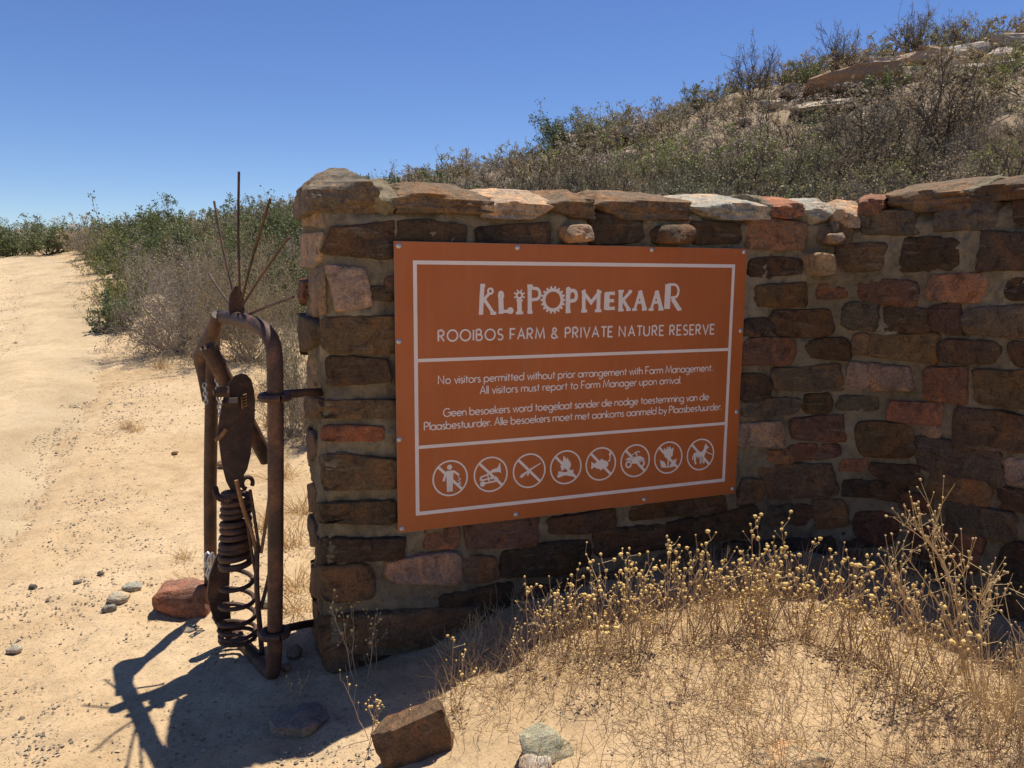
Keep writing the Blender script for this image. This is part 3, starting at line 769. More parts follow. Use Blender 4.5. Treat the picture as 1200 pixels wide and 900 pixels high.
def arc(cx, cy, rx, ry, a0, a1, n=14):
    a = np.radians(np.linspace(a0, a1, n)); return list(zip(cx + rx * np.cos(a), cy + ry * np.sin(a)))
X_ = 0.60; R_ = 0.30
def O_(c=R_, r=R_): return arc(c, r, r, r, 0, 360, 24)
G = {  # advance, strokes (y up, cap height 1)
 ' ': (0.34, []), '.': (0.16, [[(0.05, 0), (0.05, 0.11)]]),
 'o': (0.74, [O_()]), 'a': (0.74, [O_(), [(0.6, 0), (0.6, X_)]]), 'b': (0.74, [O_(), [(0, 0), (0, 1.02)]]), 'd': (0.74, [O_(), [(0.6, 0), (0.6, 1.02)]]),
 'p': (0.74, [O_(), [(0, -0.34), (0, X_)]]), 'g': (0.74, [O_(), [(0.6, X_), (0.6, -0.1)] + arc(0.32, -0.1, 0.28, 0.24, 0, -150, 10)]),
 'e': (0.72, [[(0.0, 0.31), (0.59, 0.31)], arc(0.3, 0.3, 0.3, 0.3, 2, 318, 22)]),
 'h': (0.62, [[(0, 0), (0, 1.02)], arc(0.24, 0.36, 0.24, 0.24, 180, 0, 12) + [(0.48, 0)]]), 'n': (0.62, [[(0, 0), (0, X_)], arc(0.24, 0.36, 0.24, 0.24, 180, 0, 12) + [(0.48, 0)]]),
 'm': (1.02, [[(0, 0), (0, X_)], arc(0.22, 0.38, 0.22, 0.22, 180, 0, 12) + [(0.44, 0)], arc(0.66, 0.38, 0.22, 0.22, 180, 0, 12) + [(0.88, 0)]]),
 'r': (0.40, [[(0, 0), (0, X_)], arc(0.24, 0.36, 0.24, 0.24, 180, 65, 8)]), 'u': (0.62, [[(0, X_), (0, 0.24)] + arc(0.24, 0.24, 0.24, 0.24, 180, 360, 12) + [(0.48, X_)], [(0.48, 0), (0.48, 0.3)]]),
 'i': (0.16, [[(0.03, 0), (0.03, X_)], [(0.03, 0.78), (0.03, 0.89)]]), 'l': (0.16, [[(0.03, 0), (0.03, 1.02)]]),
 't': (0.42, [[(0.16, 0), (0.16, 0.88)], [(0, X_), (0.34, X_)]]), 'k': (0.56, [[(0, 0), (0, 1.02)], [(0.42, X_), (0.03, 0.27), (0.45, 0)]]),
 's': (0.46, [arc(0.19, 0.45, 0.15, 0.15, 35, 270, 10)[:-1] + arc(0.17, 0.15, 0.17, 0.15, 90, -145, 12)]),
 'v': (0.56, [[(0, X_), (0.24, 0), (0.48, X_)]]), 'w': (0.86, [[(0, X_), (0.2, 0), (0.39, X_), (0.58, 0), (0.78, X_)]]), 'y': (0.56, [[(0, X_), (0.25, 0.02)], [(0.48, X_), (0.12, -0.34)]]),
 'N': (0.92, [[(0, 0), (0, 1), (0.68, 0), (0.68, 1)]]), 'A': (0.84, [[(0, 0), (0.36, 1), (0.72, 0)], [(0.14, 0.34), (0.58, 0.34)]]),
 'F': (0.62, [[(0, 0), (0, 1), (0.5, 1)], [(0, 0.48), (0.42, 0.48)]]), 'M': (1.04, [[(0, 0), (0.12, 1), (0.46, 0.12), (0.80, 1), (0.92, 0)]]),
 'G': (1.02, [arc(0.48, 0.5, 0.48, 0.5, 48, 360, 22) + [(0.56, 0.5)]]), 'P': (0.66, [[(0, 0), (0, 1)], [(0, 1), (0.26, 1)] + arc(0.26, 0.74, 0.26, 0.26, 90, -90, 12) + [(0, 0.48)]]),
 'R': (0.72, [[(0, 0), (0, 1)], [(0, 1), (0.26, 1)] + arc(0.26, 0.74, 0.26, 0.26, 90, -90, 12) + [(0, 0.48)], [(0.2, 0.48), (0.54, 0)]]),
 'O': (1.10, [arc(0.49, 0.5, 0.49, 0.5, 0, 360, 30)]), 'I': (0.18, [[(0.03, 0), (0.03, 1)]]),
 'B': (0.72, [[(0, 0), (0, 1)], [(0, 1), (0.24, 1)] + arc(0.24, 0.77, 0.23, 0.23, 90, -90, 10) + [(0, 0.54)], [(0.2, 0.54), (0.28, 0.54)] + arc(0.28, 0.27, 0.27, 0.27, 90, -90, 10) + [(0, 0)]]),
 'S': (0.66, [arc(0.28, 0.74, 0.23, 0.26, 40, 262, 12) + arc(0.26, 0.25, 0.26, 0.25, 80, -145, 12)]),
 'V': (0.80, [[(0, 1), (0.34, 0), (0.68, 1)]]), 'T': (0.66, [[(0, 1), (0.6, 1)], [(0.3, 0), (0.3, 1)]]), 'E': (0.62, [[(0.5, 1), (0, 1), (0, 0), (0.5, 0)], [(0, 0.5), (0.42, 0.5)]]),
 'U': (0.84, [[(0, 1), (0, 0.32)] + arc(0.32, 0.32, 0.32, 0.32, 180, 360, 14) + [(0.64, 1)]]),
 '&': (0.86, [[(0.70, 0.02), (0.18, 0.66)] + arc(0.32, 0.80, 0.18, 0.19, 215, -50, 14) + [(0.10, 0.42)] + arc(0.30, 0.25, 0.27, 0.25, 145, 360, 14)]),
}
def text_line(txt, a0, a1, base, cap, wgt):
    nat = sum(G[c][0] for c in txt) - 0.14
    track = ((a1 - a0) / cap - nat) / (len(txt) - 1); sx = 1.0
    if track < -0.03: sx = (a1 - a0) / cap / (nat - 0.03 * (len(txt) - 1)); track = -0.03
    F = Flat(); x = 0
    for c in txt + ' ':
        if c == ' ' and F.k: F.done('printed_word')['kind'] = 'stuff'; F = Flat()
        adv, st = G[c]
        for P in st: F.stroke([(a0 + (x + px) * cap * sx, base - py * cap) for px, py in P], wgt)
        x += adv + track
text_line('ROOIBOS FARM & PRIVATE NATURE RESERVE', 0.160, 1.370, 0.358, 0.040, 0.0062)
text_line('No visitors permitted without prior arrangement with Farm Management.', 0.159, 1.367, 0.516, 0.0300, 0.0042)
text_line('All visitors must report to Farm Manager upon arrival.', 0.322, 1.213, 0.562, 0.0300, 0.0042)
text_line('Geen besoekers word toegelaat sonder die nodige toestemming van die', 0.178, 1.357, 0.640, 0.0300, 0.0042)
text_line('Plaasbestuurder. Alle besoekers moet met aankoms aanmeld by Plaasbestuurder.', 0.104, 1.424, 0.687, 0.0300, 0.0042)

# title: found-metal letters, traced in the photograph
def T(F, P, w, closed=False):
    P = np.asarray(P, float); a, b = sign_hit(P[:, 0], P[:, 1]); F.stroke(np.stack([a, b], 1), w, closed)
def TF(F, P):
    P = np.asarray(P, float); a, b = sign_hit(P[:, 0], P[:, 1]); F.fill(np.stack([a, b], 1))
def TD(F, x, y, r):
    a, b = sign_hit(np.array([x]), np.array([y])); F.disc((a[0], b[0]), r)
def TR(F, x, y, r, w):
    a, b = sign_hit(np.array([x]), np.array([y])); F.ring((a[0], b[0]), r, w, 28)
F = Flat()
# K: two bones and a ring
T(F, [(565.2, 335), (563.6, 367)], .017); T(F, [(562.8, 334.6), (568.4, 334.6)], .013); T(F, [(561, 367), (566, 367)], .012)
T(F, [(565, 353.5), (573.5, 343.5)], .011); TR(F, 574.6, 341.2, .0095, .008); T(F, [(567.5, 351), (577.5, 366)], .013); T(F, [(574.5, 367), (581.5, 367)], .012)
F.done('letter'); F = Flat()
# small L like a bolted foot
T(F, [(586.8, 346), (587.4, 366)], .020); T(F, [(583.5, 346.8), (590.8, 346.8)], .012); TD(F, 587, 344, .011); T(F, [(585, 364.8), (597, 364.8)], .012); TD(F, 598, 364, .013); T(F, [(584, 366.5), (590, 366.3)], .008)
F.done('letter'); F = Flat()
# i with a star wheel
T(F, [(608.6, 352), (608.8, 366)], .019); T(F, [(604.5, 366.8), (613, 366.6)], .011); TR(F, 608.6, 346, .011, .008); T(F, [(605, 352), (612.5, 352)], .008)
for k in range(8):
    a = k * math.pi / 4 + 0.39; T(F, [(608.6 + 2.8 * math.cos(a), 346 + 2.8 * math.sin(a)), (608.6 + 6.8 * math.cos(a), 346 + 7.2 * math.sin(a))], .006)
F.done('letter'); F = Flat()
# P
T(F, [(620.6, 336), (620.8, 366)], .017); T(F, [(618, 335), (624, 335.2)], .012); T(F, [(618, 366), (624, 365.8)], .012)
T(F, [(621, 337.5), (628, 338)] + [(628 + 4.6 * math.sin(t), 344.4 - 6.4 * math.cos(t)) for t in np.linspace(0.3, 2.9, 9)] + [(621, 351.5)], .012)
F.done('letter'); F = Flat()
# O as a gear
ca, cb = sign_hit(np.array([648.0]), np.array([351.5])); ca, cb = ca[0], cb[0]
F.ring((ca, cb), .0385, .013, 40)
for k in range(18):
    a = k * 2 * math.pi / 18; F.stroke([(ca + .043 * math.cos(a), cb + .043 * math.sin(a)), (ca + .0525 * math.cos(a), cb + .0525 * math.sin(a))], .008)
F.done('letter'); F = Flat()
# P
T(F, [(665.8, 340), (665.4, 365)], .019); T(F, [(662.8, 365.3), (668.6, 365)], .012); TD(F, 666, 339.4, .011); T(F, [(663, 343), (669, 343)], .010)
T(F, [(667, 340.5), (672, 340.5)] + [(672 + 3.4 * math.sin(t), 346.4 - 5.8 * math.cos(t)) for t in np.linspace(0.3, 2.9, 9)] + [(667, 353)], .014)
F.done('letter'); F = Flat()
# M
T(F, [(684, 341.5), (684, 364)], .016); T(F, [(681, 364.6), (688, 364.4)], .012); T(F, [(701.5, 341.5), (701, 364)], .017); T(F, [(697, 364.2), (704.6, 364)], .012)
T(F, [(682.5, 341), (692.6, 354.5), (703, 341)], .014); T(F, [(681.6, 342.5), (686.2, 340)], .010); T(F, [(699.6, 340), (704.6, 342.6)], .010)
F.done('letter'); F = Flat()
# E
T(F, [(711.4, 342.8), (710.8, 363)], .024)
for yy, x1 in ((344, 720.2), (352.6, 719.2), (361.6, 720)): T(F, [(710, yy), (x1, yy - .4)], .013); T(F, [(x1 - .4, yy - 2.2), (x1 - .4, yy + 1.8)], .006)
F.done('letter'); F = Flat()
# K
T(F, [(727.4, 341.6), (727, 363)], .019); T(F, [(724.6, 341.4), (731, 341.2)], .011); T(F, [(724.2, 363.4), (730.6, 363.2)], .011)
T(F, [(728, 354), (739, 341.4)], .013); T(F, [(736.4, 341.2), (740.4, 342)], .012); T(F, [(730, 351.6), (736.6, 362.4)], .014); T(F, [(733.6, 363), (739, 362.6)], .011)
F.done('letter'); F = Flat()
# A A
for dx in (0, 19.4):
    if dx: F.done('letter'); F = Flat()
    T(F, [(750.2 + dx, 341), (743.6 + dx, 362.6)], .012); T(F, [(749.8 + dx, 340.6), (755.4 + dx, 362)], .019); T(F, [(745.6 + dx, 354.6), (753.4 + dx, 354)], .011)
    T(F, [(740.6 + dx, 362.8), (746.4 + dx, 362.6)], .011); T(F, [(752 + dx, 362.6), (758 + dx, 362.2)], .011)
F.done('letter'); F = Flat()
# R, taller
T(F, [(783, 333), (781.6, 362)], .028); T(F, [(783, 333.4), (790, 333.4)] + [(790.4 + 4.6 * math.sin(t), 341 - 7.4 * math.cos(t)) for t in np.linspace(0.3, 2.9, 9)] + [(786, 349)], .010)
T(F, [(788, 350), (795.6, 362.4)], .019); T(F, [(793.6, 362.8), (798.4, 362)], .012)
F.done('letter')

# pictograms, drawn in a unit circle (y up)
def picto(kind, c):
    F = Flat(); R = 0.067
    m = lambda P: [(c[0] + x * R, c[1] - y * R) for x, y in P]
    F.ring(c, R, 0.0062, 56); F.stroke(m([(-0.69, 0.69), (0.69, -0.69)]), 0.0105)
    fi = lambda P: F.fill(m(P)); st = lambda P, w: F.stroke(m(P), w * R)
    dd = lambda x, y, r: F.disc((c[0] + x * R, c[1] - y * R), r * R)
    if kind == 0:      # person dropping litter
        dd(-0.04, 0.64, 0.15); fi([(-0.25, 0.44), (0.2, 0.44), (0.16, -0.15), (0.13, -0.78), (0.0, -0.78), (-0.03, -0.2), (-0.06, -0.78), (-0.2, -0.78), (-0.22, -0.1)])
        st([(-0.24, 0.38), (-0.33, 0.1), (-0.4, -0.14)], .13); st([(0.18, 0.4), (0.4, 0.24), (0.52, 0.12)], .12)
        for x, y in ((.50, .0), (.58, -.1), (.48, -.16), (.57, -.25), (.5, -.34), (.6, -.38)): dd(x, y, .045)
    elif kind == 1:    # trombone
        fi([(0.56, 0.66), (0.64, 0.02), (0.5, 0.1), (0.05, 0.1), (-0.32, -0.1), (-0.30, 0.02), (0.1, 0.28), (0.4, 0.36)])
        st([(-0.3, -0.02), (-0.6, -0.12), (-0.64, -0.26), (-0.5, -0.3), (0.3, -0.18), (0.42, -0.32), (0.3, -0.42), (-0.4, -0.5)], .1)
        dd(-0.5, -0.52, .16); st([(0.0, 0.12), (0.1, -0.3)], .1); st([(-0.2, 0.0), (-0.1, -0.4)], .08)
    elif kind == 2:    # rifle
        fi([(-0.62, -0.36), (-0.52, -0.18), (-0.2, -0.06), (0.05, 0.12), (0.72, 0.42), (0.74, 0.37), (0.12, 0.04), (0.0, -0.1), (-0.25, -0.2), (-0.4, -0.36)])
        fi([(-0.1, -0.14), (0.0, -0.1), (-0.06, -0.3), (-0.16, -0.28)])
    elif kind == 3:    # camp fire
        fi([(-0.28, -0.2), (-0.36, 0.1), (-0.2, 0.42), (-0.16, 0.74), (0.06, 0.46), (0.1, 0.62), (0.22, 0.3), (0.26, 0.44), (0.34, 0.1), (0.22, -0.18), (0.1, -0.06), (0.0, 0.14), (-0.1, -0.1)])
        st([(-0.55, -0.52), (0.5, -0.26)], .18); st([(-0.5, -0.28), (0.55, -0.54)], .18)
    elif kind == 4:    # fish and hook
        a = np.linspace(0, 2 * math.pi, 24, endpoint=False); fi([(0.02 + .5 * math.cos(t), -0.05 + .27 * math.sin(t) * (1 + .1 * math.cos(t))) for t in a])
        fi([(-0.38, 0.0), (-0.66, 0.2), (-0.6, -0.05), (-0.66, -0.28), (-0.36, -0.1)]); fi([(-0.1, 0.2), (0.05, 0.34), (0.24, 0.16)]); fi([(-0.1, -0.28), (0.0, -0.42), (0.14, -0.28)])
        st([(0.6, 0.78), (0.62, 0.3), (0.58, 0.14), (0.48, 0.16)], .07); dd(0.62, 0.56, .09)
    elif kind == 5:    # quad bike
        F.ring((c[0] - .47 * R, c[1] + .2 * R), .18 * R, .11 * R, 24); F.ring((c[0] + .46 * R, c[1] + .2 * R), .18 * R, .11 * R, 24)
        fi([(-0.74, 0.1), (-0.5, 0.24), (-0.2, 0.16), (0.0, 0.26), (0.16, 0.2), (0.3, 0.3), (0.6, 0.12), (0.66, 0.0), (0.3, 0.06), (0.2, -0.18), (-0.2, -0.18), (-0.28, 0.04)])
        st([(0.14, 0.2), (0.02, 0.52)], .09); st([(-0.06, 0.52), (0.2, 0.58), (0.3, 0.5)], .07); st([(-.3, .36), (-.02, .5)], .05)
    elif kind == 6:    # flower
        fi([(-0.3, 0.1), (-0.36, 0.66), (-0.2, 0.52), (-0.1, 0.74), (0.0, 0.56), (0.1, 0.74), (0.2, 0.52), (0.36, 0.66), (0.3, 0.1), (0.12, -0.06), (-0.12, -0.06)])
        st([(0.0, 0.0), (0.0, -0.66)], .1); fi([(-0.06, -0.66), (-0.5, -0.6), (-0.62, -0.1), (-0.3, -0.24)]); fi([(0.06, -0.66), (0.5, -0.6), (0.62, -0.1), (0.3, -0.24)])
    else:              # dog
        fi([(-0.5, 0.12), (-0.3, 0.2), (0.1, 0.18), (0.24, 0.34), (0.3, 0.6), (0.4, 0.72), (0.43, 0.56), (0.62, 0.46), (0.58, 0.36), (0.44, 0.34), (0.38, 0.06), (0.3, -0.1), (0.34, -0.6), (0.22, -0.6), (0.2, -0.16),
            (0.12, -0.16), (0.06, -0.6), (-0.04, -0.6), (-0.04, -0.14), (-0.3, -0.1), (-0.36, -0.3), (-0.28, -0.62), (-0.4, -0.62), (-0.5, -0.3), (-0.52, -0.1)])
        st([(-0.48, 0.1), (-0.58, -0.1), (-0.6, -0.3)], .08); st([(0.4, 0.2), (0.6, 0.05), (0.96, -0.08)], .05)
    return F.done('pictogram')
PN = ['figure dropping litter, crossed out', 'trombone, crossed out', 'rifle, crossed out', 'camp fire, crossed out', 'fish and hook, crossed out', 'quad bike, crossed out', 'flower, crossed out', 'dog, crossed out']
for k, a in enumerate((0.203, 0.366, 0.527, 0.686, 0.844, 1.005, 1.166, 1.328)):
    picto(k, (a, 0.878))['label'] = PN[k]
def dome(mb, c, nrm, r, h, k=10, rings=3):
    nrm = np.asarray(nrm, float); t1 = np.cross(nrm, [0, 0, 1.0]); t1 /= np.linalg.norm(t1); t2 = np.cross(nrm, t1)
    V = []
    for i in range(rings):
        f = i / rings; rr = r * math.cos(f * math.pi / 2); hh = h * math.sin(f * math.pi / 2)
        for j in range(k):
            a = 2 * math.pi * j / k; V.append(c + rr * (math.cos(a) * t1 + math.sin(a) * t2) + nrm * hh)
    V.append(c + nrm * h); q = []; top = len(V) - 1
    for i in range(rings - 1):
        for j in range(k): q.append((i * k + j, i * k + (j + 1) % k, (i + 1) * k + (j + 1) % k, (i + 1) * k + j))
    t = [((rings - 1) * k + j, (rings - 1) * k + (j + 1) % k, top) for j in range(k)]
    off = mb.n; mb.V.append(np.array(V)); mb.F.setdefault(4, []).append(np.array(q) + off); mb.F.setdefault(3, []).append(np.array(t) + off); mb.n += len(V)
for a, b in ((.018, .016), (.471, .014), (1.054, .012), (1.506, .014), (.014, .355), (.010, .715), (1.508, .348), (1.508, .702), (.016, 1.055), (.473, 1.051), (1.056, 1.050), (1.506, 1.048)):
    mb = MB(); p = sign_pt(np.array(a), np.array(b), np.array(0.0003)); dome(mb, p, SN3, .0105, .0035); dome(mb, p + SN3 * .0025, SN3, .0055, .0045, 6, 2)
    link('screw', mb.mesh('screw', M_STEEL, True, 35), SIGN)

# ------------------------------------------------------------------ scrap-metal figure
RF = ground_hit(321, 796); LF = ground_hit(247, 712)
fd = RF[:2] - LF[:2]; fd /= np.linalg.norm(fd); fn = np.array([fd[1], -fd[0]])
if fn.dot(-RF[:2]) < 0: fn = -fn
FN3 = np.array([fn[0], fn[1], 0.0]); FD3 = np.array([fd[0], fd[1], 0.0])
def fig(px, py, off=0.0):
    """pixel -> the figure's upright plane (through both feet of its frame), pushed off it by off"""
    d = ray(np.asarray(px, float), np.asarray(py, float)); o = np.array([0, 0, CAMZ]); q = np.array([RF[0], RF[1], 0.0]) + FN3 * off
    k = ((q - o) @ FN3) / (d @ FN3)
    return o + d * np.asarray(k)[..., None]
FC = fig(278, 600)
_v = -FC[:2] / np.linalg.norm(FC[:2]); _c, _s = math.cos(.22), math.sin(.22)
BN3 = np.array([_v[0] * _c - _v[1] * _s, _v[0] * _s + _v[1] * _c, 0.0]); BD3 = np.array([-BN3[1], BN3[0], 0.0])     # the body plates face the approach
def body(L, off=0.0):
    L = np.array(L, float); d = ray(L[:, 0], L[:, 1]); o = np.array([0, 0, CAMZ]); q = np.array([FC[0], FC[1], 0.0]) + BN3 * off
    return o + d * (((q - o) @ BN3) / (d @ BN3))[:, None]
def figp(L, off=0.0): L = np.array(L, float); return fig(L[:, 0], L[:, 1], off)
FIG = tag(empty('scrap_metal_figure', (float((RF[0] + LF[0]) / 2), float((RF[1] + LF[1]) / 2), float(min(RF[2], LF[2])))),
          'rusty scrap metal figure with spiky rod hair and coil spring body bolted to wall end', 'sculpture')
PIPE = 0.027
mb = MB()
hoop = figp([(247, 712), (246.5, 640), (246.5, 560), (248, 470), (249.5, 410), (251, 384), (257, 373), (270, 372.5), (285, 376), (299, 380), (311, 388), (319, 402), (322, 425), (323, 500), (323, 600), (322.5, 700), (321.5, 770), (318, 790), (309, 789), (296, 774), (284, 759), (268, 741), (256, 728)])
hp = catmull(hoop, 6); hp[:, 2] = np.maximum(hp[:, 2], terrain(hp[:, 0], hp[:, 1]) + 0.004)
add_tube(mb, hp, PIPE, 14); link('frame_hoop', mb.mesh('frame_hoop', M_RUST), FIG)
# brackets into the wall
for (x0, y0, x1, y1) in ((309, 464, 376, 460), (310, 741, 372, 729)):
    mb = MB(); a = fig(x0 + 5, y0, 0.0); ws, wz = wall_hit(np.array([x1]), np.array([y1])); b = wall_pt(ws, wz, -0.06)[0]
    add_tube(mb, [a, a * 0.5 + b * 0.5 + np.array([0, 0, 0.004]), b], 0.0155, 10)
    c = fig(322, y0 + 1, 0.0); rr = []
    for k in range(17):
        t = 2 * math.pi * k / 16; rr.append(c + FD3 * 0.043 * math.cos(t) + FN3 * 0.043 * math.sin(t))
    add_tube(mb, rr, 0.015, 8, False); link('wall_bracket', mb.mesh('wall_bracket', M_RUST), FIG)
# head plate and rod hair
mb = MB(); hu = np.linspace(0.02, 1, 13); e = [(277 + 9.2 * math.sin(math.pi * (u_ ** .8) * .80) ** .8, 334.5 + 43 * u_) for u_ in hu] + [(277 - 9.2 * math.sin(math.pi * (u_ ** .8) * .80) ** .8, 334.5 + 43 * u_) for u_ in hu[::-1]]
add_plate(mb, body(e, 0.085), BN3, 0.012); link('head_plate', mb.mesh('head_plate', M_RUST, True, 30), FIG)
for (x0, y0, x1, y1) in ((281, 345, 280, 201), (274, 345, 251, 236), (283, 352, 317, 232), (284, 358, 339, 277), (272, 360, 245, 321), (285, 371, 344, 348)):
    mb = MB(); a, b = fig(x0, y0, -0.012), fig(x1, y1, -0.012); m_ = (a + b) / 2 + FN3 * 0.004
    add_tube(mb, catmull([a, m_, b], 4), [0.0046] * 9, 7); link('hair_rod', mb.mesh('hair_rod', M_RUST), FIG)
# shoulder pipe (open ended) running across behind the chest plate
mb = MB(); a, b = body([(240, 404), (316, 541)], 0.0); a = a + BN3 * .05; b = b - BN3 * .03
add_tube(mb, [a + (b - a) * t for t in np.linspace(0, 1, 8)], 0.031, 14, True, 0.06); link('shoulder_pipe', mb.mesh('shoulder_pipe', M_RUST), FIG)
# folded arm plate at the left elbow
mb = MB(); P = catmull(figp([(255, 369), (250, 388), (243, 405), (238, 420), (239, 440), (241, 470)], 0.02), 5)
add_tube(mb, P, np.interp(np.arange(len(P)), [0, 8, 14, len(P) - 1], [0.022, 0.034, 0.042, 0.014]), 10); link('arm_plate', mb.mesh('arm_plate', M_RUST), FIG)
# chest plate: a bent plough share
cl = [(283, 437.5), (290, 439.5), (295.5, 446), (298.5, 457), (300, 471), (299.5, 490), (297, 512), (294, 535), (290, 550), (286, 556), (285, 566), (279, 577), (272, 577), (266, 565), (261, 545), (258, 520), (257, 500), (260, 480), (264, 461), (269, 448), (275, 440.5)]
mb = MB(); P = body(cl, 0.105); c = P.mean(0)
for k in range(len(P)): P[k] -= BN3 * 0.25 * abs((P[k] - c) @ BD3)
add_plate(mb, P, BN3, 0.010); link('chest_plate', mb.mesh('chest_plate', M_RUST, True, 25), FIG)
mb = MB(); add_plate(mb, body([(270, 470), (262, 482), (255, 500), (254, 514), (262, 516), (272, 500)], 0.08), BN3, 0.008); link('side_plate', mb.mesh('side_plate', M_RUST, True, 25), FIG)
# bolts and hooks on the chest
for (x, y, r) in ((262, 459, .020), (272, 471, .019)):
    mb = MB(); a = body([(x, y)], 0.125)[0]; V = [a - BD3 * 0.024, a + BN3 * 0.008, a + BD3 * 0.018 + BN3 * 0.012]
    add_tube(mb, V, r, 6); add_tube(mb, [V[0] - BD3 * .012, V[0]], r * 0.55, 8); link('bolt', mb.mesh('bolt', M_RUST, True, 25), FIG)
mb = MB(); add_tube(mb, catmull(body([(252, 516), (258, 512), (265, 503)], 0.115), 5), 0.008, 8); link('hook', mb.mesh('hook', M_RUST_OR), FIG)
mb = MB()
for k in range(5): add_tube(mb, body([(284.5, 463 + k * 3.4), (289, 461.8 + k * 3.4)], 0.113), 0.0025, 6)
add_tube(mb, body([(283, 465), (284, 479)], 0.113), 0.003, 6); link('wire_rib', mb.mesh('wire_rib', M_RUST_OR), FIG)
# coil springs
def coil(px0, py0, px1, py1, turns, r0, r1, wire, off=0.03, k=7, per=18, squash=0.0):
    a, b = fig(px0, py0, off), fig(px1, py1, off); n = int(turns * per); t = np.linspace(0, 1, n); an = t * turns * 2 * math.pi
    r = r0 + (r1 - r0) * t
    P = a + (b - a) * t[:, None] + (np.cos(an) * r)[:, None] * FD3 + (np.sin(an) * r)[:, None] * FN3
    P[:, 2] += squash * np.sin(an) + .004 * np.sin(an * .37 + 1); P += (np.sin(an * .21) * .004)[:, None] * FD3
    return P
mb = MB(); add_tube(mb, coil(277, 577, 276, 662, 10.5, .045, .055, .013, .03), 0.0130, 8); link('upper_coil', mb.mesh('upper_coil', M_RUST), FIG)
mb = MB(); add_tube(mb, coil(277, 662, 279, 738, 3.6, .055, .070, .010, .03, squash=.008), 0.0090, 8)
add_tube(mb, coil(278, 735, 279, 748, 2.4, .070, .068, .01, .03), 0.0085, 8); link('lower_coil', mb.mesh('lower_coil', M_RUST), FIG)
mb = MB(); P = catmull(figp([(252, 572), (254, 580), (260, 585), (270, 587)], 0.09), 8); add_tube(mb, P, 0.004, 6)
n = len(P) * 4; tt = np.linspace(0, len(P) - 1, n); Q = np.stack([np.interp(tt, np.arange(len(P)), P[:, i]) for i in range(3)], 1)
Q[:, 2] += 0.010 * np.sin(tt * 3.2); Q += np.cos(tt * 3.2)[:, None] * FN3 * 0.010; add_tube(mb, Q, 0.0032, 5); link('small_spring', mb.mesh('small_spring', M_RUST), FIG)
mb = MB(); c = body([(290, 566)], 0.06)[0]; add_tube(mb, [c + BD3 * 0.02 * math.cos(t) + np.array([0, 0, .024]) * math.sin(t) for t in np.linspace(-.6, 4.4, 14)], 0.0085, 8); link('hip_hook', mb.mesh('hip_hook', M_RUST), FIG)
# welded rods in front of the coil, like a thin hand
for L, r, mt in (([(277, 563), (284, 592), (294, 622), (301, 648)], .0085, M_RUST_OR), ([(293, 574), (298, 605), (304, 646)], .0066, M_RUST), ([(316, 580), (312, 610), (306, 648)], .0066, M_RUST_OR),
                 ([(301, 640), (301, 690), (305, 740), (308, 776)], .0105, M_RUST), ([(319, 651), (314, 680), (306, 712)], .0075, M_RUST), ([(288, 600), (294, 640), (299, 670)], .006, M_RUST)):
    mb = MB(); P = catmull(body(L, 0.165), 5); P[:, 2] = np.maximum(P[:, 2], terrain(P[:, 0], P[:, 1])); add_tube(mb, P, r, 8); link('welded_rod', mb.mesh('welded_rod', mt), FIG)
# leg blade behind the coil; the plate's outline also stands in for shadow there
mb = MB(); P = body([(263, 636), (252, 655), (245, 675), (242.5, 697), (247, 716), (256, 738), (266, 750), (272, 746), (270, 722), (268, 690), (270, 650)], -0.04)
add_plate(mb, P, BN3, 0.014); link('leg_blade_and_shadow', mb.mesh('leg_blade_and_shadow', M_RUST, True, 25), FIG)
mb = MB(); rr = random.Random(4)
for k in range(9):
    c = fig(245.5 + rr.uniform(-3, 4), 668 + rr.uniform(-14, 12), 0.035); a = rr.uniform(0, 6.28)
    add_tube(mb, [c + np.array([0, 0, 0.034]) * math.cos(t) + (FD3 * math.cos(a) + FN3 * math.sin(a)) * 0.017 * math.sin(t) for t in np.linspace(0, 6.28, 11)], 0.0034, 5, False)
link('wire_bundle', mb.mesh('wire_bundle', M_STEEL), FIG)
mb = MB()
for k, (x, y) in enumerate([(240 + .4 * i, 452 + 4.6 * i) for i in range(5)] + [(254 + .5 * i, 440 + 5.2 * i) for i in range(15)]):
    c = fig(x, y, 0.04); ax = FD3 if k % 2 else FN3
    add_tube(mb, [c + np.array([0, 0, .0125]) * math.cos(t) + ax * .0075 * math.sin(t) for t in np.linspace(0, 2 * math.pi, 9)], .0028, 5, False)
tag(link('chain', mb.mesh('chain', M_STEEL), FIG), kind='stuff')

# ------------------------------------------------------------------ loose rocks
def rock(px, py, wpx, hpx, dep, seed, col, label, rotz=0.0, name='rock', box=0.0, sink=0.18, keep=0.7, group=None, tilt=0.0):
    p = ground_hit(px, py); dist = np.linalg.norm(p - [0, 0, CAMZ]); k = dist / FPX
    dims = (wpx * k / 2, wpx * k / 2 * dep, hpx * k / 2)
    me = rock_mesh(name, dims, seed, planes=10, rough=0.05, box=box, keep=keep)
    o = link(name, me); o.location = (p[0], p[1], p[2] + dims[2] * (1 - sink)); o.rotation_euler = (0, tilt, rotz); o.color = (*col, 1)
    tag(o, label, 'rock', group); return o
rock(485, 886, 76, 52, .42, 11, (.17, .105, .06), 'squared brown sandstone block lying tilted in front of wall', .22, box=.96, keep=1.12, tilt=-.34)
rock(637, 886, 58, 34, .8, 12, (.40, .37, .25), 'pale greenish grey rock at foot of sandy mound', .2, keep=.74, box=.6, sink=.4)
rock(628, 902, 40, 20, .8, 13, (.62, .54, .42), 'small cream white stone just in front of greenish grey rock', .5)
rock(216, 716, 54, 31, .7, 14, (.27, .135, .09), 'reddish brown boulder behind the legs of metal figure', .1, box=.92, keep=1.0, tilt=-.12)
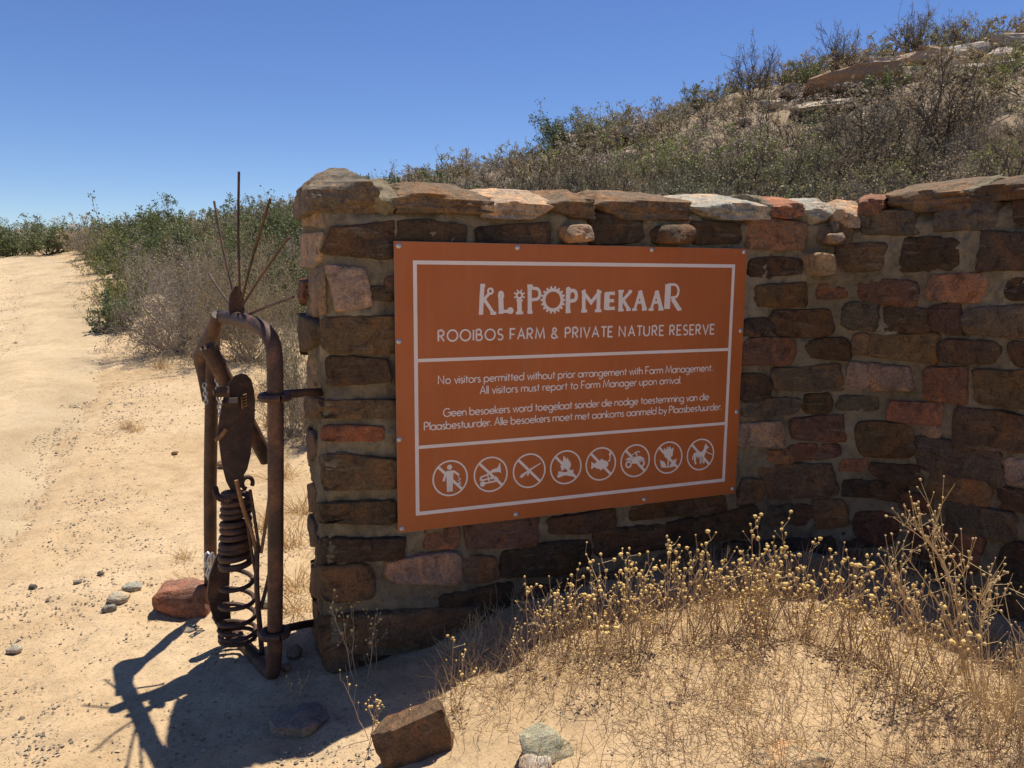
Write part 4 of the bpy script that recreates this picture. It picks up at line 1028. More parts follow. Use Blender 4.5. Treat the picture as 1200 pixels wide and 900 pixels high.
rock(352, 850, 60, 16, .9, 15, (.30, .25, .19), 'flat grey rock in wall shadow beside metal figure', .6, sink=.55, box=.7)
rock(311, 712, 20, 13, .9, 16, (.40, .40, .32), 'small pale grey stone beside the coil foot of metal figure', .3)
rock(140, 704, 24, 12, .9, 17, (.50, .42, .29), 'small cream stone on the road verge left of boulder', .1, sink=.5)
rock(128, 717, 15, 10, .8, 18, (.26, .24, .20), 'small grey stone just below cream stone on verge', .9, sink=.5)
rock(155, 692, 20, 11, .8, 19, (.36, .36, .29), 'flat pale green stone above cream stone on verge', .4, sink=.5)
rock(39, 690, 8, 6, .8, 20, (.16, .15, .13), 'single dark pebble on the near road', .4, sink=.5)
rock(17, 765, 14, 9, .8, 21, (.46, .40, .30), 'single pale stone at left edge of near road', .2, sink=.5)
rock(91, 684, 8, 5, .8, 22, (.27, .25, .2), 'small grey stone left of flat pale green stone', .7, sink=.5)
rock(118, 674, 7, 5, .8, 23, (.24, .2, .15), 'small brownish stone above flat pale green stone', .1, sink=.5)
rock(222, 739, 20, 7, .8, 24, (.34, .30, .22), 'thin flat stone below reddish boulder', .1, sink=.5)
rock(925, 890, 80, 14, .6, 25, (.50, .37, .22), 'flat sandy yellow slab half buried at bottom of mound', .1, sink=.72, box=.8)
# stones around and behind the near verge
for i, (x, y, s_) in enumerate(((262, 548, 16), (205, 533, 8), (345, 770, 22), (335, 786, 14))):
    rock(x, y, s_, s_ * .6, .8, 40 + i, (.27, .19, .12), 'small brown stone on the sandy verge around metal figure', i, group='small verge stones')

# gravel: uncountable, one object
rg = np.random.default_rng(7)
def gravel():
    base = rock_base
    V = []; Fc = []; off = 0; tint = []
    n = 40000
    # by area in the ground plane, denser near the road edge
    xs, ys = [], []
    while sum(len(a) for a in xs) < n:
        y = 1.6 + 24 * rg.random(9000) ** 2.3; x = rg.uniform(-0.80, 0.35, 9000) * (y + 0.3)
        rd = road_dist(x, y)
        dens = 0.10 + 0.75 * np.exp(-((rd + 0.15) / 0.55) ** 2) + 0.42 * np.exp(-((rd + 2.4) / 0.45) ** 2) + 0.16 * (rd < 0) + 0.12 * (rd > 0)
        dens = dens * np.clip(0.75 + 0.9 * fbm(x * 1.1, y * 1.1, 51, 3), 0.12, 2) * np.where(x > -0.45, 0.03, 1)
        inw = (x > -0.75) & (y > 2.6 + 0.395 * (x + 0.66))
        k = (rg.random(9000) < dens) & ~inw
        xs.append(x[k]); ys.append(y[k])
    x = np.concatenate(xs)[:n]; y = np.concatenate(ys)[:n]
    rd = road_dist(x, y)
    z = terrain(x, y) - 0.012 * (rd < 0)
    sz = 0.0017 + 0.0052 * rg.random(n) ** 2.6; sz[::160] *= 2.2; sz *= 1 + 0.10 * np.clip(y - 3, 0, 12)
    ang = rg.uniform(0, 6.28, n)
    nb = len(base[0]); B = base[0]
    sc3 = np.stack([sz * rg.uniform(.8, 1.5, n), sz * rg.uniform(.7, 1.2, n), sz * rg.uniform(.45, .8, n)], 1)
    P = B[None] * sc3[:, None, :] * (1 + 0.18 * rg.standard_normal((n, nb, 1)))
    c, s_ = np.cos(ang)[:, None], np.sin(ang)[:, None]
    Q = np.stack([P[:, :, 0] * c - P[:, :, 1] * s_ + x[:, None], P[:, :, 0] * s_ + P[:, :, 1] * c + y[:, None], P[:, :, 2] + z[:, None] + sc3[:, 2:3] * 0.35], -1)
    Fq = (base[1][None] + (np.arange(n) * nb)[:, None, None]).reshape(-1, 3)
    return mk_mesh('gravel', Q.reshape(-1, 3), Fq, [M_GRAVEL], smooth=False, tint=np.repeat(rg.random(n), len(base[1])))
M_GRAVEL = make_leaf('gravel_stone', (0.17, 0.13, 0.09), (0.56, 0.45, 0.31), 0.0, 0.9)
bm = bmesh.new(); bmesh.ops.create_icosphere(bm, subdivisions=1, radius=1.0); bmesh.ops.triangulate(bm, faces=bm.faces)
bm.verts.index_update(); 
ob_v = np.array([v.co for v in bm.verts]); ob_f = np.array([[v.index for v in f.verts] for f in bm.faces]); bm.free()
ICO1 = (ob_v, ob_f)
bm = bmesh.new(); bmesh.ops.create_icosphere(bm, subdivisions=1, radius=1.0); bmesh.ops.dissolve_limit
bm.free()
rock_base = (np.array([(1, 0, 0), (.3, .95, .1), (-.8, .6, -.1), (-.9, -.5, .1), (.2, -1, 0), (.1, .1, 1), (0, 0, -1)], float),
             np.array([(0, 1, 5), (1, 2, 5), (2, 3, 5), (3, 4, 5), (4, 0, 5), (1, 0, 6), (2, 1, 6), (3, 2, 6), (4, 3, 6), (0, 4, 6)]))
tag(link('gravel', gravel()), 'loose grey and tan gravel scattered over road and verge', 'gravel', kind='stuff')

# ------------------------------------------------------------------ shrubs
def prisms(P0, P1, r0, r1):
    """three-sided tapering sticks, vectorised"""
    n = len(P0); d = P1 - P0; d = d / (np.linalg.norm(d, axis=1)[:, None] + 1e-9)
    ref = np.where(np.abs(d[:, 2:3]) < 0.9, np.array([[0, 0, 1.0]]), np.array([[1.0, 0, 0]]))
    a = np.cross(d, ref); a /= np.linalg.norm(a, axis=1)[:, None] + 1e-9; b = np.cross(d, a)
    V = np.empty((n, 6, 3))
    for k in range(3):
        t = 2 * math.pi * k / 3; o = math.cos(t) * a + math.sin(t) * b
        V[:, k] = P0 + o * np.reshape(r0, (-1, 1)); V[:, 3 + k] = P1 + o * np.reshape(r1, (-1, 1))
    f = np.array([(0, 1, 4, 3), (1, 2, 5, 4), (2, 0, 3, 5)])
    return V.reshape(-1, 3), (f[None] + (np.arange(n) * 6)[:, None, None]).reshape(-1, 4)

def bush(seed, n_stem=14, n_sub=7, n_tw=4, n_leaf=1500, leaf=0.03, spread=1.0, thick=0.012, round_=0.5, wob=0.2, lower=0.25, clump=0.05):
    """unit-height shrub: returns sticks (V,F) and leaves (V,F,tint)"""
    r = np.random.default_rng(seed)
    th = spread * np.sqrt(r.random(n_stem)) * 1.15; ph = r.uniform(0, 6.283, n_stem) + np.arange(n_stem) * 2.399
    D = np.stack([np.sin(th) * np.cos(ph), np.sin(th) * np.sin(ph), np.cos(th)], 1)
    L = (1 - round_ * 0.45 * (1 - np.cos(th))) * r.uniform(0.72, 1.0, n_stem) * 0.92
    base = np.stack([r.normal(0, .06, n_stem), r.normal(0, .06, n_stem), np.full(n_stem, -0.03)], 1)
    S = 5; T = np.linspace(0, 1, S)
    bend = np.clip(r.normal(0, wob, (n_stem, 1, 3)), -1.3 * wob, 1.3 * wob); wig = np.clip(r.normal(0, wob * 0.22, (n_stem, S, 3)), -.4 * wob, .4 * wob); wig[:, 0] = 0
    C = base[:, None] + D[:, None] * (L[:, None, None] * T[None, :, None]) + bend * (T ** 2)[None, :, None] * L[:, None, None] * 0.6 + wig * L[:, None, None]
    C[:, :, 2] = np.maximum(C[:, :, 2], -0.03)
    A0 = C[:, :-1].reshape(-1, 3); A1 = C[:, 1:].reshape(-1, 3)
    rad = thick * (1 - 0.75 * T); R0 = np.tile(rad[:-1], n_stem); R1 = np.tile(rad[1:], n_stem)
    # side branches
    ns = n_stem * n_sub; i = np.repeat(np.arange(n_stem), n_sub); t = r.uniform(lower, 1.0, ns) * (S - 1)
    k = np.minimum(t.astype(int), S - 2); f = (t - k)[:, None]
    B0 = C[i, k] * (1 - f) + C[i, k + 1] * f
    dirv = C[i, k + 1] - C[i, k]; dirv /= np.linalg.norm(dirv, axis=1)[:, None] + 1e-9
    bd = dirv * 0.7 + r.normal(0, 0.55, (ns, 3)) + np.array([0, 0, 0.25]); bd /= np.linalg.norm(bd, axis=1)[:, None]
    bl = r.uniform(.14, .34, ns)[:, None]; Bm = B0 + bd * bl * 0.5 + r.normal(0, .012, (ns, 3)); B1 = B0 + bd * bl + r.normal(0, .03, (ns, 3))
    # twigs
    nt_ = ns * n_tw; j = np.repeat(np.arange(ns), n_tw); u = r.uniform(0.2, 1.0, (nt_, 1)); C0 = B0[j] * (1 - u) + B1[j] * u
    td = bd[j] * 0.6 + r.normal(0, 0.6, (nt_, 3)) + np.array([0, 0, 0.2]); td /= np.linalg.norm(td, axis=1)[:, None]
    C1 = C0 + td * r.uniform(.05, .15, (nt_, 1))
    P0 = np.vstack([A0, B0, Bm, C0]); P1 = np.vstack([A1, Bm, B1, C1])
    q = np.concatenate([R0, np.full(ns, thick * .38), np.full(ns, thick * .28), np.full(nt_, thick * .18)]); q1 = np.concatenate([R1, np.full(ns, thick * .28), np.full(ns, thick * .16), np.full(nt_, thick * .09)])
    SV, SF = prisms(P0, P1, q, q1)
    if n_leaf == 0: return SV, SF, None, None, None
    m = r.integers(0, nt_, n_leaf); u = r.random((n_leaf, 1)) ** 0.7
    c = C0[m] * (1 - u) + C1[m] * u + r.normal(0, clump * 0.35, (n_leaf, 3)); c[:, 2] = np.maximum(c[:, 2], 0.01)
    ax = td[m] * 0.5 + r.normal(0, 0.7, (n_leaf, 3)); ax /= np.linalg.norm(ax, axis=1)[:, None]
    sd = np.cross(ax, r.normal(0, 1, (n_leaf, 3))); sd /= np.linalg.norm(sd, axis=1)[:, None] + 1e-9
    ll = leaf * r.uniform(.6, 1.35, (n_leaf, 1)); ww = ll * r.uniform(.22, .42, (n_leaf, 1))
    LV = np.stack([c, c + ax * ll * .5 + sd * ww, c + ax * ll, c + ax * ll * .5 - sd * ww], 1).reshape(-1, 3)
    LF = np.arange(n_leaf * 4).reshape(-1, 4)
    tint = np.clip(r.beta(1.6, 2.2, n_leaf) + 0.0, 0, 1)
    return SV, SF, LV, LF, tint

def bush_mesh(name, seed, leafm, twig, **kw):
    SV, SF, LV, LFc, ti = bush(seed, **kw)
    V = np.vstack([SV, LV]); n1, n2 = len(SF), len(LFc)
    return mk_mesh(name, V, np.vstack([SF, LFc + len(SV)]), [twig, leafm], np.r_[np.zeros(n1), np.ones(n2)], False, np.r_[np.full(n1, .5), ti])

PROTO = {}
def proto(kind, v):
    key = (kind, v)
    if key in PROTO: return PROTO[key]
    sd = 100 + 17 * v + sum(ord(c) for c in kind)
    if kind == 'grey':     me = bush_mesh('dry_shrub', sd, LEAF['grey'], M_TWIG, n_stem=20, n_sub=8, n_tw=4, n_leaf=3000, leaf=.027, spread=1.0, thick=.012, wob=.25)
    elif kind == 'brown':  me = bush_mesh('dry_shrub', sd, LEAF['brown'], M_TWIGD, n_stem=18, n_sub=8, n_tw=4, n_leaf=3200, leaf=.028, spread=.95, thick=.013, wob=.28)
    elif kind == 'twiggy': me = bush_mesh('bare_shrub', sd, LEAF['brown'], M_TWIGD, n_stem=16, n_sub=10, n_tw=4, n_leaf=1100, leaf=.027, spread=.62, thick=.013, wob=.22, round_=.2, lower=.3)
    elif kind == 'olive':  me = bush_mesh('olive_shrub', sd, LEAF['olive'], M_TWIGD, n_stem=20, n_sub=9, n_tw=4, n_leaf=4600, leaf=.032, spread=1.0, thick=.012, wob=.25)
    elif kind == 'green':  me = bush_mesh('green_shrub', sd, LEAF['green'], M_TWIGD, n_stem=18, n_sub=9, n_tw=4, n_leaf=5600, leaf=.038, spread=1.0, thick=.014, wob=.25, clump=.09)
    elif kind == 'bright': me = bush_mesh('bright_green_shrub', sd, LEAF['bright'], M_TWIG, n_stem=18, n_sub=8, n_tw=4, n_leaf=3400, leaf=.034, spread=.9, thick=.011, wob=.25)
    else:                  me = bush_mesh('yellowing_shrub', sd, LEAF['yellow'], M_TWIG, n_stem=18, n_sub=8, n_tw=4, n_leaf=3000, leaf=.028, spread=1.0, thick=.010, wob=.25)
    PROTO[key] = me; return me
NAMES = {'grey': 'dry_shrub', 'brown': 'dry_shrub', 'twiggy': 'bare_shrub', 'olive': 'olive_shrub', 'green': 'green_shrub', 'bright': 'bright_green_shrub', 'yellow': 'yellowing_shrub'}

# near bushes, each with its own stems and foliage
def near_bush(name, px, py, wpx, hpx, kind, seed, label, nleaf, leafm, stems=34, cat='shrub', spread=1.1, dep=0.9, thick=.008, twig=None):
    p = ground_hit(px, py); k = np.linalg.norm(p - [0, 0, CAMZ]) / FPX
    h = hpx * k; wdt = wpx * k
    SV, SF, LV, LFc, ti = bush(seed, n_stem=stems, n_sub=9, n_tw=5, n_leaf=nleaf, leaf=leafm / h, spread=spread, thick=thick / h * 1.2, round_=.5, wob=.22, lower=.15, clump=.05)
    ext = np.percentile(np.abs(LV[:, :2]), 98); zt = np.percentile(LV[:, 2], 99.95)
    sc = np.array([wdt / 2 / ext, wdt / 2 / ext * dep, h / zt])
    e = tag(empty(name, tuple(float(v) for v in p)), label, cat)
    o = link('branches', mk_mesh('branches', SV * sc, SF, [twig or M_TWIG]), e); o.matrix_parent_inverse = Matrix.Identity(4); o['kind'] = 'stuff'
    o = link('foliage', mk_mesh('foliage', LV * sc, LFc, [kind], tint=ti), e); o.matrix_parent_inverse = Matrix.Identity(4); o['kind'] = 'stuff'
    return e
near_bush('grey_bush', 205, 414, 130, 132, LEAF['grey'], 1, 'large rounded grey dry bush beside the road bend', 17000, .024, 60)
near_bush('green_bush', 135, 387, 46, 42, LEAF['green'], 2, 'low dark green bush at road edge left of grey bush', 4600, .05, 20)
near_bush('green_bush', 142, 368, 74, 92, LEAF['bright'], 3, 'upright yellow-green bush between the road and grey bush', 7500, .042, 32, twig=M_TWIGD)
near_bush('yellowing_bush', 292, 424, 128, 150, LEAF['yellow'], 4, 'tall yellowing grey bush directly behind head of metal figure', 15000, .026, 44)
near_bush('grey_green_bush', 345, 512, 92, 190, LEAF['olive'], 5, 'dense grey green bush behind the end of stone wall', 14000, .022, 44, twig=M_TWIG)
near_bush('grey_green_bush', 375, 520, 70, 150, LEAF['grey'], 6, 'grey bush mostly hidden behind the wall end', 5000, .022, 30)
near_bush('olive_bush', 240, 372, 90, 110, LEAF['olive'], 7, 'olive bush behind the large grey bush', 5000, .035, 30, twig=M_TWIGD)
near_bush('olive_bush', 335, 380, 110, 140, LEAF['olive'], 8, 'tall olive bush behind yellowing bush, left of wall top', 6500, .035, 34, twig=M_TWIGD)

# hillside shrubs as single things
rh = random.Random(12)
def region(px):
    return ('above the road bend' if px < 210 else 'on slope left of wall' if px < 450 else 'on skyline slope above the sign' if px < 760 else 'on slope above the wall corner' if px < 1000 else 'high on rocky slope at right')
KW = {'grey': 'dry grey twiggy shrub', 'brown': 'dry brown shrub', 'twiggy': 'nearly bare dark branching shrub', 'olive': 'olive green shrub', 'green': 'dark green leafy shrub', 'bright': 'fresh yellow-green shrub', 'yellow': 'yellowing dry shrub'}
cells = {}
cand = []
tries = 0
while len(cand) < 900 and tries < 60000:
    tries += 1
    y = rh.uniform(8.5, 47); x = rh.uniform(-0.78, 0.80) * y
    key = (int(math.floor(x / 1.3)), int(math.floor(y / 1.3)))
    md = (0.95 + 0.006 * y) if x < -.2 * y else (0.70 + 0.007 * y)
    if any((x - a) ** 2 + (y - b) ** 2 < md * md for kx in (-1, 0, 1) for ky in (-1, 0, 1) for a, b in cells.get((key[0] + kx, key[1] + ky), [])): continue
    if float(road_dist(np.array([x]), np.array([y]))[0]) < 0.75: continue
    if x > -3.6 and y < 12.5 and x < 0.02 * y: continue
    if -0.30 * y > x and y < 11.5: continue
    if x > -0.25 * y and y < 12: continue
    cells.setdefault(key, []).append((x, y)); cand.append((x, y))
extra = []
for i in range(70):                                  # beyond the bend, far left
    y = rh.uniform(49, 66); x = rh.uniform(-0.80, -0.36) * y
    extra.append((x, y))
def kind_for(x, y):
    px = 600 + 900 * x / y; v = float(vnoise(x * 0.22, y * 0.22, 77)); q = rh.random()
    if px < 430: return 'green' if q < .26 + .3 * v else 'olive' if q < .62 else 'grey' if q < .84 else 'yellow' if q < .94 else 'brown'
    if 740 < px < 960 and y < 24: return 'bright' if q < .26 else 'olive' if q < .55 else 'grey' if q < .85 else 'twiggy'
    return 'grey' if q < .32 else 'brown' if q < .57 else 'twiggy' if q < .75 else 'olive' if q < .89 else 'green' if q < .915 else 'bright' if q < .935 else 'yellow'
allp = [(x, y, kind_for(x, y)) for x, y in cand + extra]
# what shows largest first: nearest that rise above the wall line, spread over the picture
def shown(x, y):
    px = 600 + 900 * x / y
    if px < -30 or px > 1235: return -1
    return 1.0 / y
order = sorted(range(len(allp)), key=lambda i: -shown(allp[i][0], allp[i][1]))
zall = terrain(np.array([a[0] for a in allp]), np.array([a[1] for a in allp]))
single = order[:290]; rest = [i for i in order[290:]]
for i in single:
    x, y, kd = allp[i]; v = rh.randrange(3)
    o = link(NAMES[kd], proto(kd, v)); px = 600 + 900 * x / y
    h = rh.uniform(.85, 1.5) * (1.2 if kd in ('twiggy', 'green') else 1.0) * (.95 if px < 430 else 1.12) * (1.25 if (kd == 'twiggy' and y > 30) else 1.0); wd = h * rh.uniform(.8, 1.05)
    o.location = (x, y, float(zall[i]) - .02); o.scale = (wd, wd, h); o.rotation_euler = (0, 0, rh.uniform(0, 6.28))
    lab = ('tall ' if h > 1.55 else 'low ' if h < 1.05 else '') + KW[kd] + ' ' + region(px)
    tag(o, lab, 'shrub', lab.replace(' shrub', ' shrubs'))
# the rest of the scrub reads as one mass
VV = []; FF = []; MI = []; TI = []; off = 0
SMALL = {}
mats_s = [M_TWIGD] + [LEAF[k] for k in ('grey', 'brown', 'olive', 'green', 'bright', 'yellow')]
mi = {'grey': 1, 'brown': 2, 'twiggy': 2, 'olive': 3, 'green': 4, 'bright': 5, 'yellow': 6}
for kd in mi:
    for v in range(3):
        SMALL[(kd, v)] = bush(900 + v * 31 + mi[kd] * 7, n_stem=10, n_sub=5, n_tw=1, n_leaf={'twiggy': 220, 'green': 950}.get(kd, 560), leaf=.055, spread=.7 if kd == 'twiggy' else 1.0, thick=.016, wob=.25, clump=.08)
for i in rest:
    x, y, kd = allp[i]; SV, SF, LV, LFc, ti = SMALL[(kd, rh.randrange(3))]
    h = rh.uniform(.8, 1.7) * (.85 if x < -.26 * y else 1.0); wd = h * rh.uniform(.9, 1.3); a = rh.uniform(0, 6.28); c, s_ = math.cos(a), math.sin(a)
    V = np.vstack([SV, LV]); V = np.stack([(V[:, 0] * c - V[:, 1] * s_) * wd + x, (V[:, 0] * s_ + V[:, 1] * c) * wd + y, V[:, 2] * h + zall[i]], 1)
    VV.append(V); FF.append(SF + off); MI.append(np.zeros(len(SF))); TI.append(np.full(len(SF), .5))
    FF.append(LFc + off + len(SV)); MI.append(np.full(len(LFc), mi[kd])); TI.append(ti); off += len(V)
me = mk_mesh('hillside_scrub', np.vstack(VV), np.vstack(FF), mats_s, np.concatenate(MI), False, np.concatenate(TI))
tag(link('hillside_scrub', me), 'mass of dry scrub covering the far hillside', 'scrub', kind='stuff')

# shrubs picked out in the photograph
def hill_shrub(px, py, hpx, kd, v, label, wf=1.0):
    p = ground_hit(px, py)
    if p is None:
        d = ray(np.array(float(px)), np.array(float(py))); k = 40.0 / d[1]; p = d * k; p[2] = gz(p[0], p[1])
    k = np.linalg.norm(p - [0, 0, CAMZ]) / FPX; h = hpx * k
    o = link(NAMES[kd], proto(kd, v)); o.location = (p[0], p[1], p[2] - .03); o.scale = (h * wf, h * wf, h); o.rotation_euler = (0, 0, px * .37)
    tag(o, label, 'shrub'); return o
hill_shrub(943, 107, 34, 'green', 0, 'small bright green shrub beside the rock ledge near hilltop', 1.0)
hill_shrub(985, 92, 52, 'twiggy', 0, 'bare branching shrub on skyline just right of green shrub', .8)
hill_shrub(665, 176, 48, 'green', 1, 'round green shrub on skyline above the middle of sign', 1.1)
hill_shrub(700, 176, 56, 'olive', 1, 'dark olive shrub right beside round green skyline shrub', 1.1)
hill_shrub(880, 118, 58, 'twiggy', 1, 'tall bare shrub on skyline left of rock ledge', .8)
hill_shrub(1010, 222, 95, 'twiggy', 2, 'dark bare shrub with spreading branches above the wall corner', .9)
hill_shrub(1090, 200, 100, 'twiggy', 0, 'large bare shrub with pale forked stems above right wing of wall', 1.0)
hill_shrub(1070, 62, 44, 'twiggy', 1, 'feathery bare shrub on the hilltop skyline', .9)
hill_shrub(1120, 55, 36, 'brown', 1, 'brown bush on the hilltop skyline right of feathery shrub', .9)
hill_shrub(860, 222, 60, 'bright', 0, 'fresh green shrub showing over coping above sign corner', 1.4)
hill_shrub(930, 224, 52, 'bright', 1, 'fresh green shrub showing over coping near wall corner', 1.3)
hill_shrub(775, 224, 62, 'bright', 2, 'fresh green shrub showing over coping above middle of sign', 1.2)
hill_shrub(60, 298, 36, 'green', 2, 'rounded dark green tree-like shrub beyond the road bend', 1.4)
hill_shrub(18, 300, 40, 'green', 0, 'dark green tree-like shrub at far left horizon', 1.3)

# rock ledges on the hill
def ledge(px, py, wpx, hpx, dep, seed, col, label, rz=0.0, sink=.3):
    p = ground_hit(px, py)
    if p is None: return
    k = np.linalg.norm(p - [0, 0, CAMZ]) / FPX
    me = rock_mesh('rock_ledge', (wpx * k / 2, wpx * k / 2 * dep, hpx * k / 2), seed, planes=12, rough=.10, box=.8, keep=.78, bed=.08)
    o = link('rock_ledge', me); o.location = (p[0], p[1], p[2] + hpx * k * .5 * (1 - sink)); o.rotation_euler = (0.08, -.10, rz); o.color = (*col, 1)
    tag(o, label, 'rock')
ledge(990, 112, 92, 30, .6, 61, (.30, .20, .13), 'long brown overhanging rock ledge below the hilltop', -.1)
ledge(975, 128, 78, 10, .7, 62, (.48, .43, .35), 'thin pale rock slab below the brown ledge')
ledge(742, 163, 46, 16, .6, 63, (.42, .36, .28), 'pale tilted rock slab on skyline above sign', .2)
ledge(738, 188, 20, 12, .8, 64, (.48, .38, .28), 'small pale boulder below the tilted slab')
ledge(1070, 78, 48, 14, .6, 65, (.36, .28, .21), 'layered brown rock on hilltop right of ledge')
ledge(1135, 70, 44, 16, .6, 66, (.46, .42, .35), 'pale grey boulder on hilltop near right edge')
ledge(1150, 86, 70, 10, .6, 67, (.48, .44, .36), 'flat pale rock slab on hilltop near right edge')
ledge(1186, 60, 36, 18, .6, 68, (.36, .32, .27), 'grey rock at right edge of hilltop')
ledge(870, 147, 16, 10, .8, 69, (.45, .35, .27), 'small pale rock among brown shrubs on slope')

for k, (x, y, wd, hg, lb) in enumerate(((1045, 100, 34, 20, 'brown broken rock at right end of long ledge'), (1062, 92, 26, 12, 'pale broken rock just above right end of ledge'), (1030, 84, 40, 14, 'pale flat rock above the long ledge'),
     (925, 112, 26, 14, 'reddish rock below the small green hilltop shrub'), (1108, 84, 30, 14, 'grey broken rock between the hilltop slabs'), (1172, 74, 28, 16, 'rounded grey rock among slabs at right edge'), (1090, 66, 28, 10, 'thin brown rock under hilltop skyline'), (905, 128, 22, 10, 'small brown rock left of thin pale slab'),
     (1120, 98, 44, 10, 'long pale slab below the broken hilltop rocks'), (720, 172, 30, 12, 'brown rock left of pale tilted slab'))):
    ledge(x, y, wd, hg, .7, 80 + k, [(.34, .25, .18), (.50, .44, .35), (.44, .38, .31)][k % 3], lb, k * .5)

# ------------------------------------------------------------------ dry flowers and weeds in front of the wall
def icos(C, r, rng):
    n = len(C); B, Fb = ICO1; P = B[None] * np.reshape(r, (-1, 1, 1)) * (1 + .13 * rng.standard_normal((n, len(B), 1))) + C[:, None]
    return P.reshape(-1, 3), (Fb[None] + (np.arange(n) * len(B))[:, None, None]).reshape(-1, 3)

def button_plant(seed, n_stem, lean, heads_per, spread=0.5, bare=False):
    """unit-height dry annual: stems fork into thin stalks that end in round heads"""
    r = np.random.default_rng(seed); P0 = []; P1 = []; R0 = []; H = []
    for i in range(n_stem):
        a = r.uniform(0, 6.283); th = spread * math.sqrt(r.random()); d = np.array([math.sin(th) * math.cos(a) + lean[0], math.sin(th) * math.sin(a) + lean[1], math.cos(th)])
        L = r.uniform(.55, 1.0); p = np.array([r.normal(0, .03), r.normal(0, .03), -.04]); K = 5
        for k in range(K):
            q = p + d * L / K + r.normal(0, .018, 3); P0.append(p); P1.append(q); R0.append(.0085 * (1 - k / K * .6)); 
            if k >= 1:
                for b in range(r.integers(1, 3)):
                    bd = d * .6 + r.normal(0, .5, 3) + np.array([0, 0, .35]); bd /= np.linalg.norm(bd); bl = r.uniform(.10, .26) * (1.1 - .1 * k)
                    m = q + bd * bl * .55 + r.normal(0, .01, 3); e = q + (bd + np.array([0, 0, .3])) * bl + r.normal(0, .012, 3)
                    P0 += [q, m]; P1 += [m, e]; R0 += [.0044, .0034]
                    if r.random() < heads_per: H.append(e)
                    if r.random() < .55:
                        e2 = m + r.normal(0, .06, 3) + np.array([0, 0, .07]); P0.append(m); P1.append(e2); R0.append(.003)
                        if r.random() < heads_per: H.append(e2)
            p = q
        if r.random() < heads_per: H.append(p)
    P0, P1, R0 = np.array(P0), np.array(P1), np.array(R0)
    return P0, P1, R0, (np.array(H) if H else np.zeros((0, 3)))

BP = {}
def button_proto(v, tall):
    if (v, tall) in BP: return BP[(v, tall)]
    r = np.random.default_rng(v + 50)
    P0, P1, R0, H = button_plant(v * 7 + tall * 100 + 3, 3 if not tall else 5, (r.normal(0, .12), r.normal(0, .12)), .82 if not tall else .45, .55 if not tall else .32)
    sc = .30 if not tall else .62
    SV, SF = prisms(P0, P1, R0 * (1 if not tall else .6), R0 * .75 * (1 if not tall else .6))
    st = mk_mesh('stems', SV * sc, SF, [M_STRAW if not tall else M_STRAWP])
    hv, hf = icos(H * sc, (.0028 + .0046 * r.random(len(H)) ** 1.5) * (1 if not tall else .72), r)
    hd_ = mk_mesh('flower_heads', hv, hf, [M_BUTTON if not tall else M_STRAWP], smooth=True)
    BP[(v, tall)] = (st, hd_); return BP[(v, tall)]
rb = random.Random(33)
def put_plant(px, py, v, scale, label, group=None, tall=0, p=None, rot=None, name='button_flower_plant'):
    if p is None: p = ground_hit(px, py)
    st, hd_ = button_proto(v, tall)
    e = tag(empty(name, (float(p[0]), float(p[1]), float(p[2]))), label, 'plant', group)
    e.scale = (scale * rb.uniform(.85, 1.15), scale * rb.uniform(.85, 1.15), scale); e.rotation_euler = (0, 0, rb.uniform(0, 6.28) if rot is None else rot)
    for nm, m_ in (('stems', st), ('flower_heads', hd_)):
        o = bpy.data.objects.new(nm, m_); COL.objects.link(o); o.parent = e; o['kind'] = 'stuff'
    return e
def clump(n, x0, x1, ybase, sc, label, group, jit=12):
    for i in range(n):
        x = rb.uniform(x0, x1); y = np.interp(x, [a for a, _ in ybase], [b for _, b in ybase]) + rb.uniform(-jit, jit)
        put_plant(x, y, rb.randrange(9), sc * rb.uniform(.5, 1.2), label, group)
clump(13, 612, 690, [(612, 776), (690, 758)], .82, 'yellow button-flower plant below the left half of sign', 'button flowers below the left half of sign')
clump(20, 690, 815, [(690, 770), (815, 742)], 1.0, 'yellow button-flower plant in dense clump below right half of sign', 'button flowers below the right half of sign', 14)
clump(22, 815, 950, [(815, 748), (880, 738), (950, 752)], 1.05, 'yellow button-flower plant on mound crest below sign corner', 'button flowers on the mound crest', 14)
clump(13, 950, 1050, [(950, 752), (1050, 790)], 1.0, 'yellow button-flower plant on mound below the wall corner', 'button flowers below the wall corner', 12)
clump(5, 1050, 1110, [(1050, 800), (1110, 815)], 1.0, 'yellow button-flower plant among tall weeds at right', 'button flowers among the tall weeds', 12)
clump(18, 610, 800, [(610, 805), (800, 800)], .5, 'low withered button-flower plant on sunny sand slope', 'low button flowers on the sand slope', 28)
clump(18, 800, 1080, [(800, 790), (1080, 845)], .55, 'low withered button-flower plant on the mound front', 'low button flowers on the mound front', 30)
put_plant(422, 800, 2, 1.0, 'shaded yellow button-flower plant against the wall corner')
put_plant(408, 790, 4, .8, 'small shaded button-flower plant left against wall corner')
put_plant(436, 790, 5, .8, 'small shaded button-flower plant right of the corner one')
put_plant(530, 840, 1, .9, 'lone button-flower plant standing behind tilted sandstone block')
put_plant(436, 868, 6, .75, 'lone button-flower plant left of tilted sandstone block')
put_plant(346, 826, 0, .4, 'tiny button-flower plant in wall shadow by metal figure')
put_plant(482, 884, 3, .45, 'small button-flower plant in front of tilted sandstone block')
put_plant(595, 790, 7, .5, 'single thin button-flower plant at shadow edge')
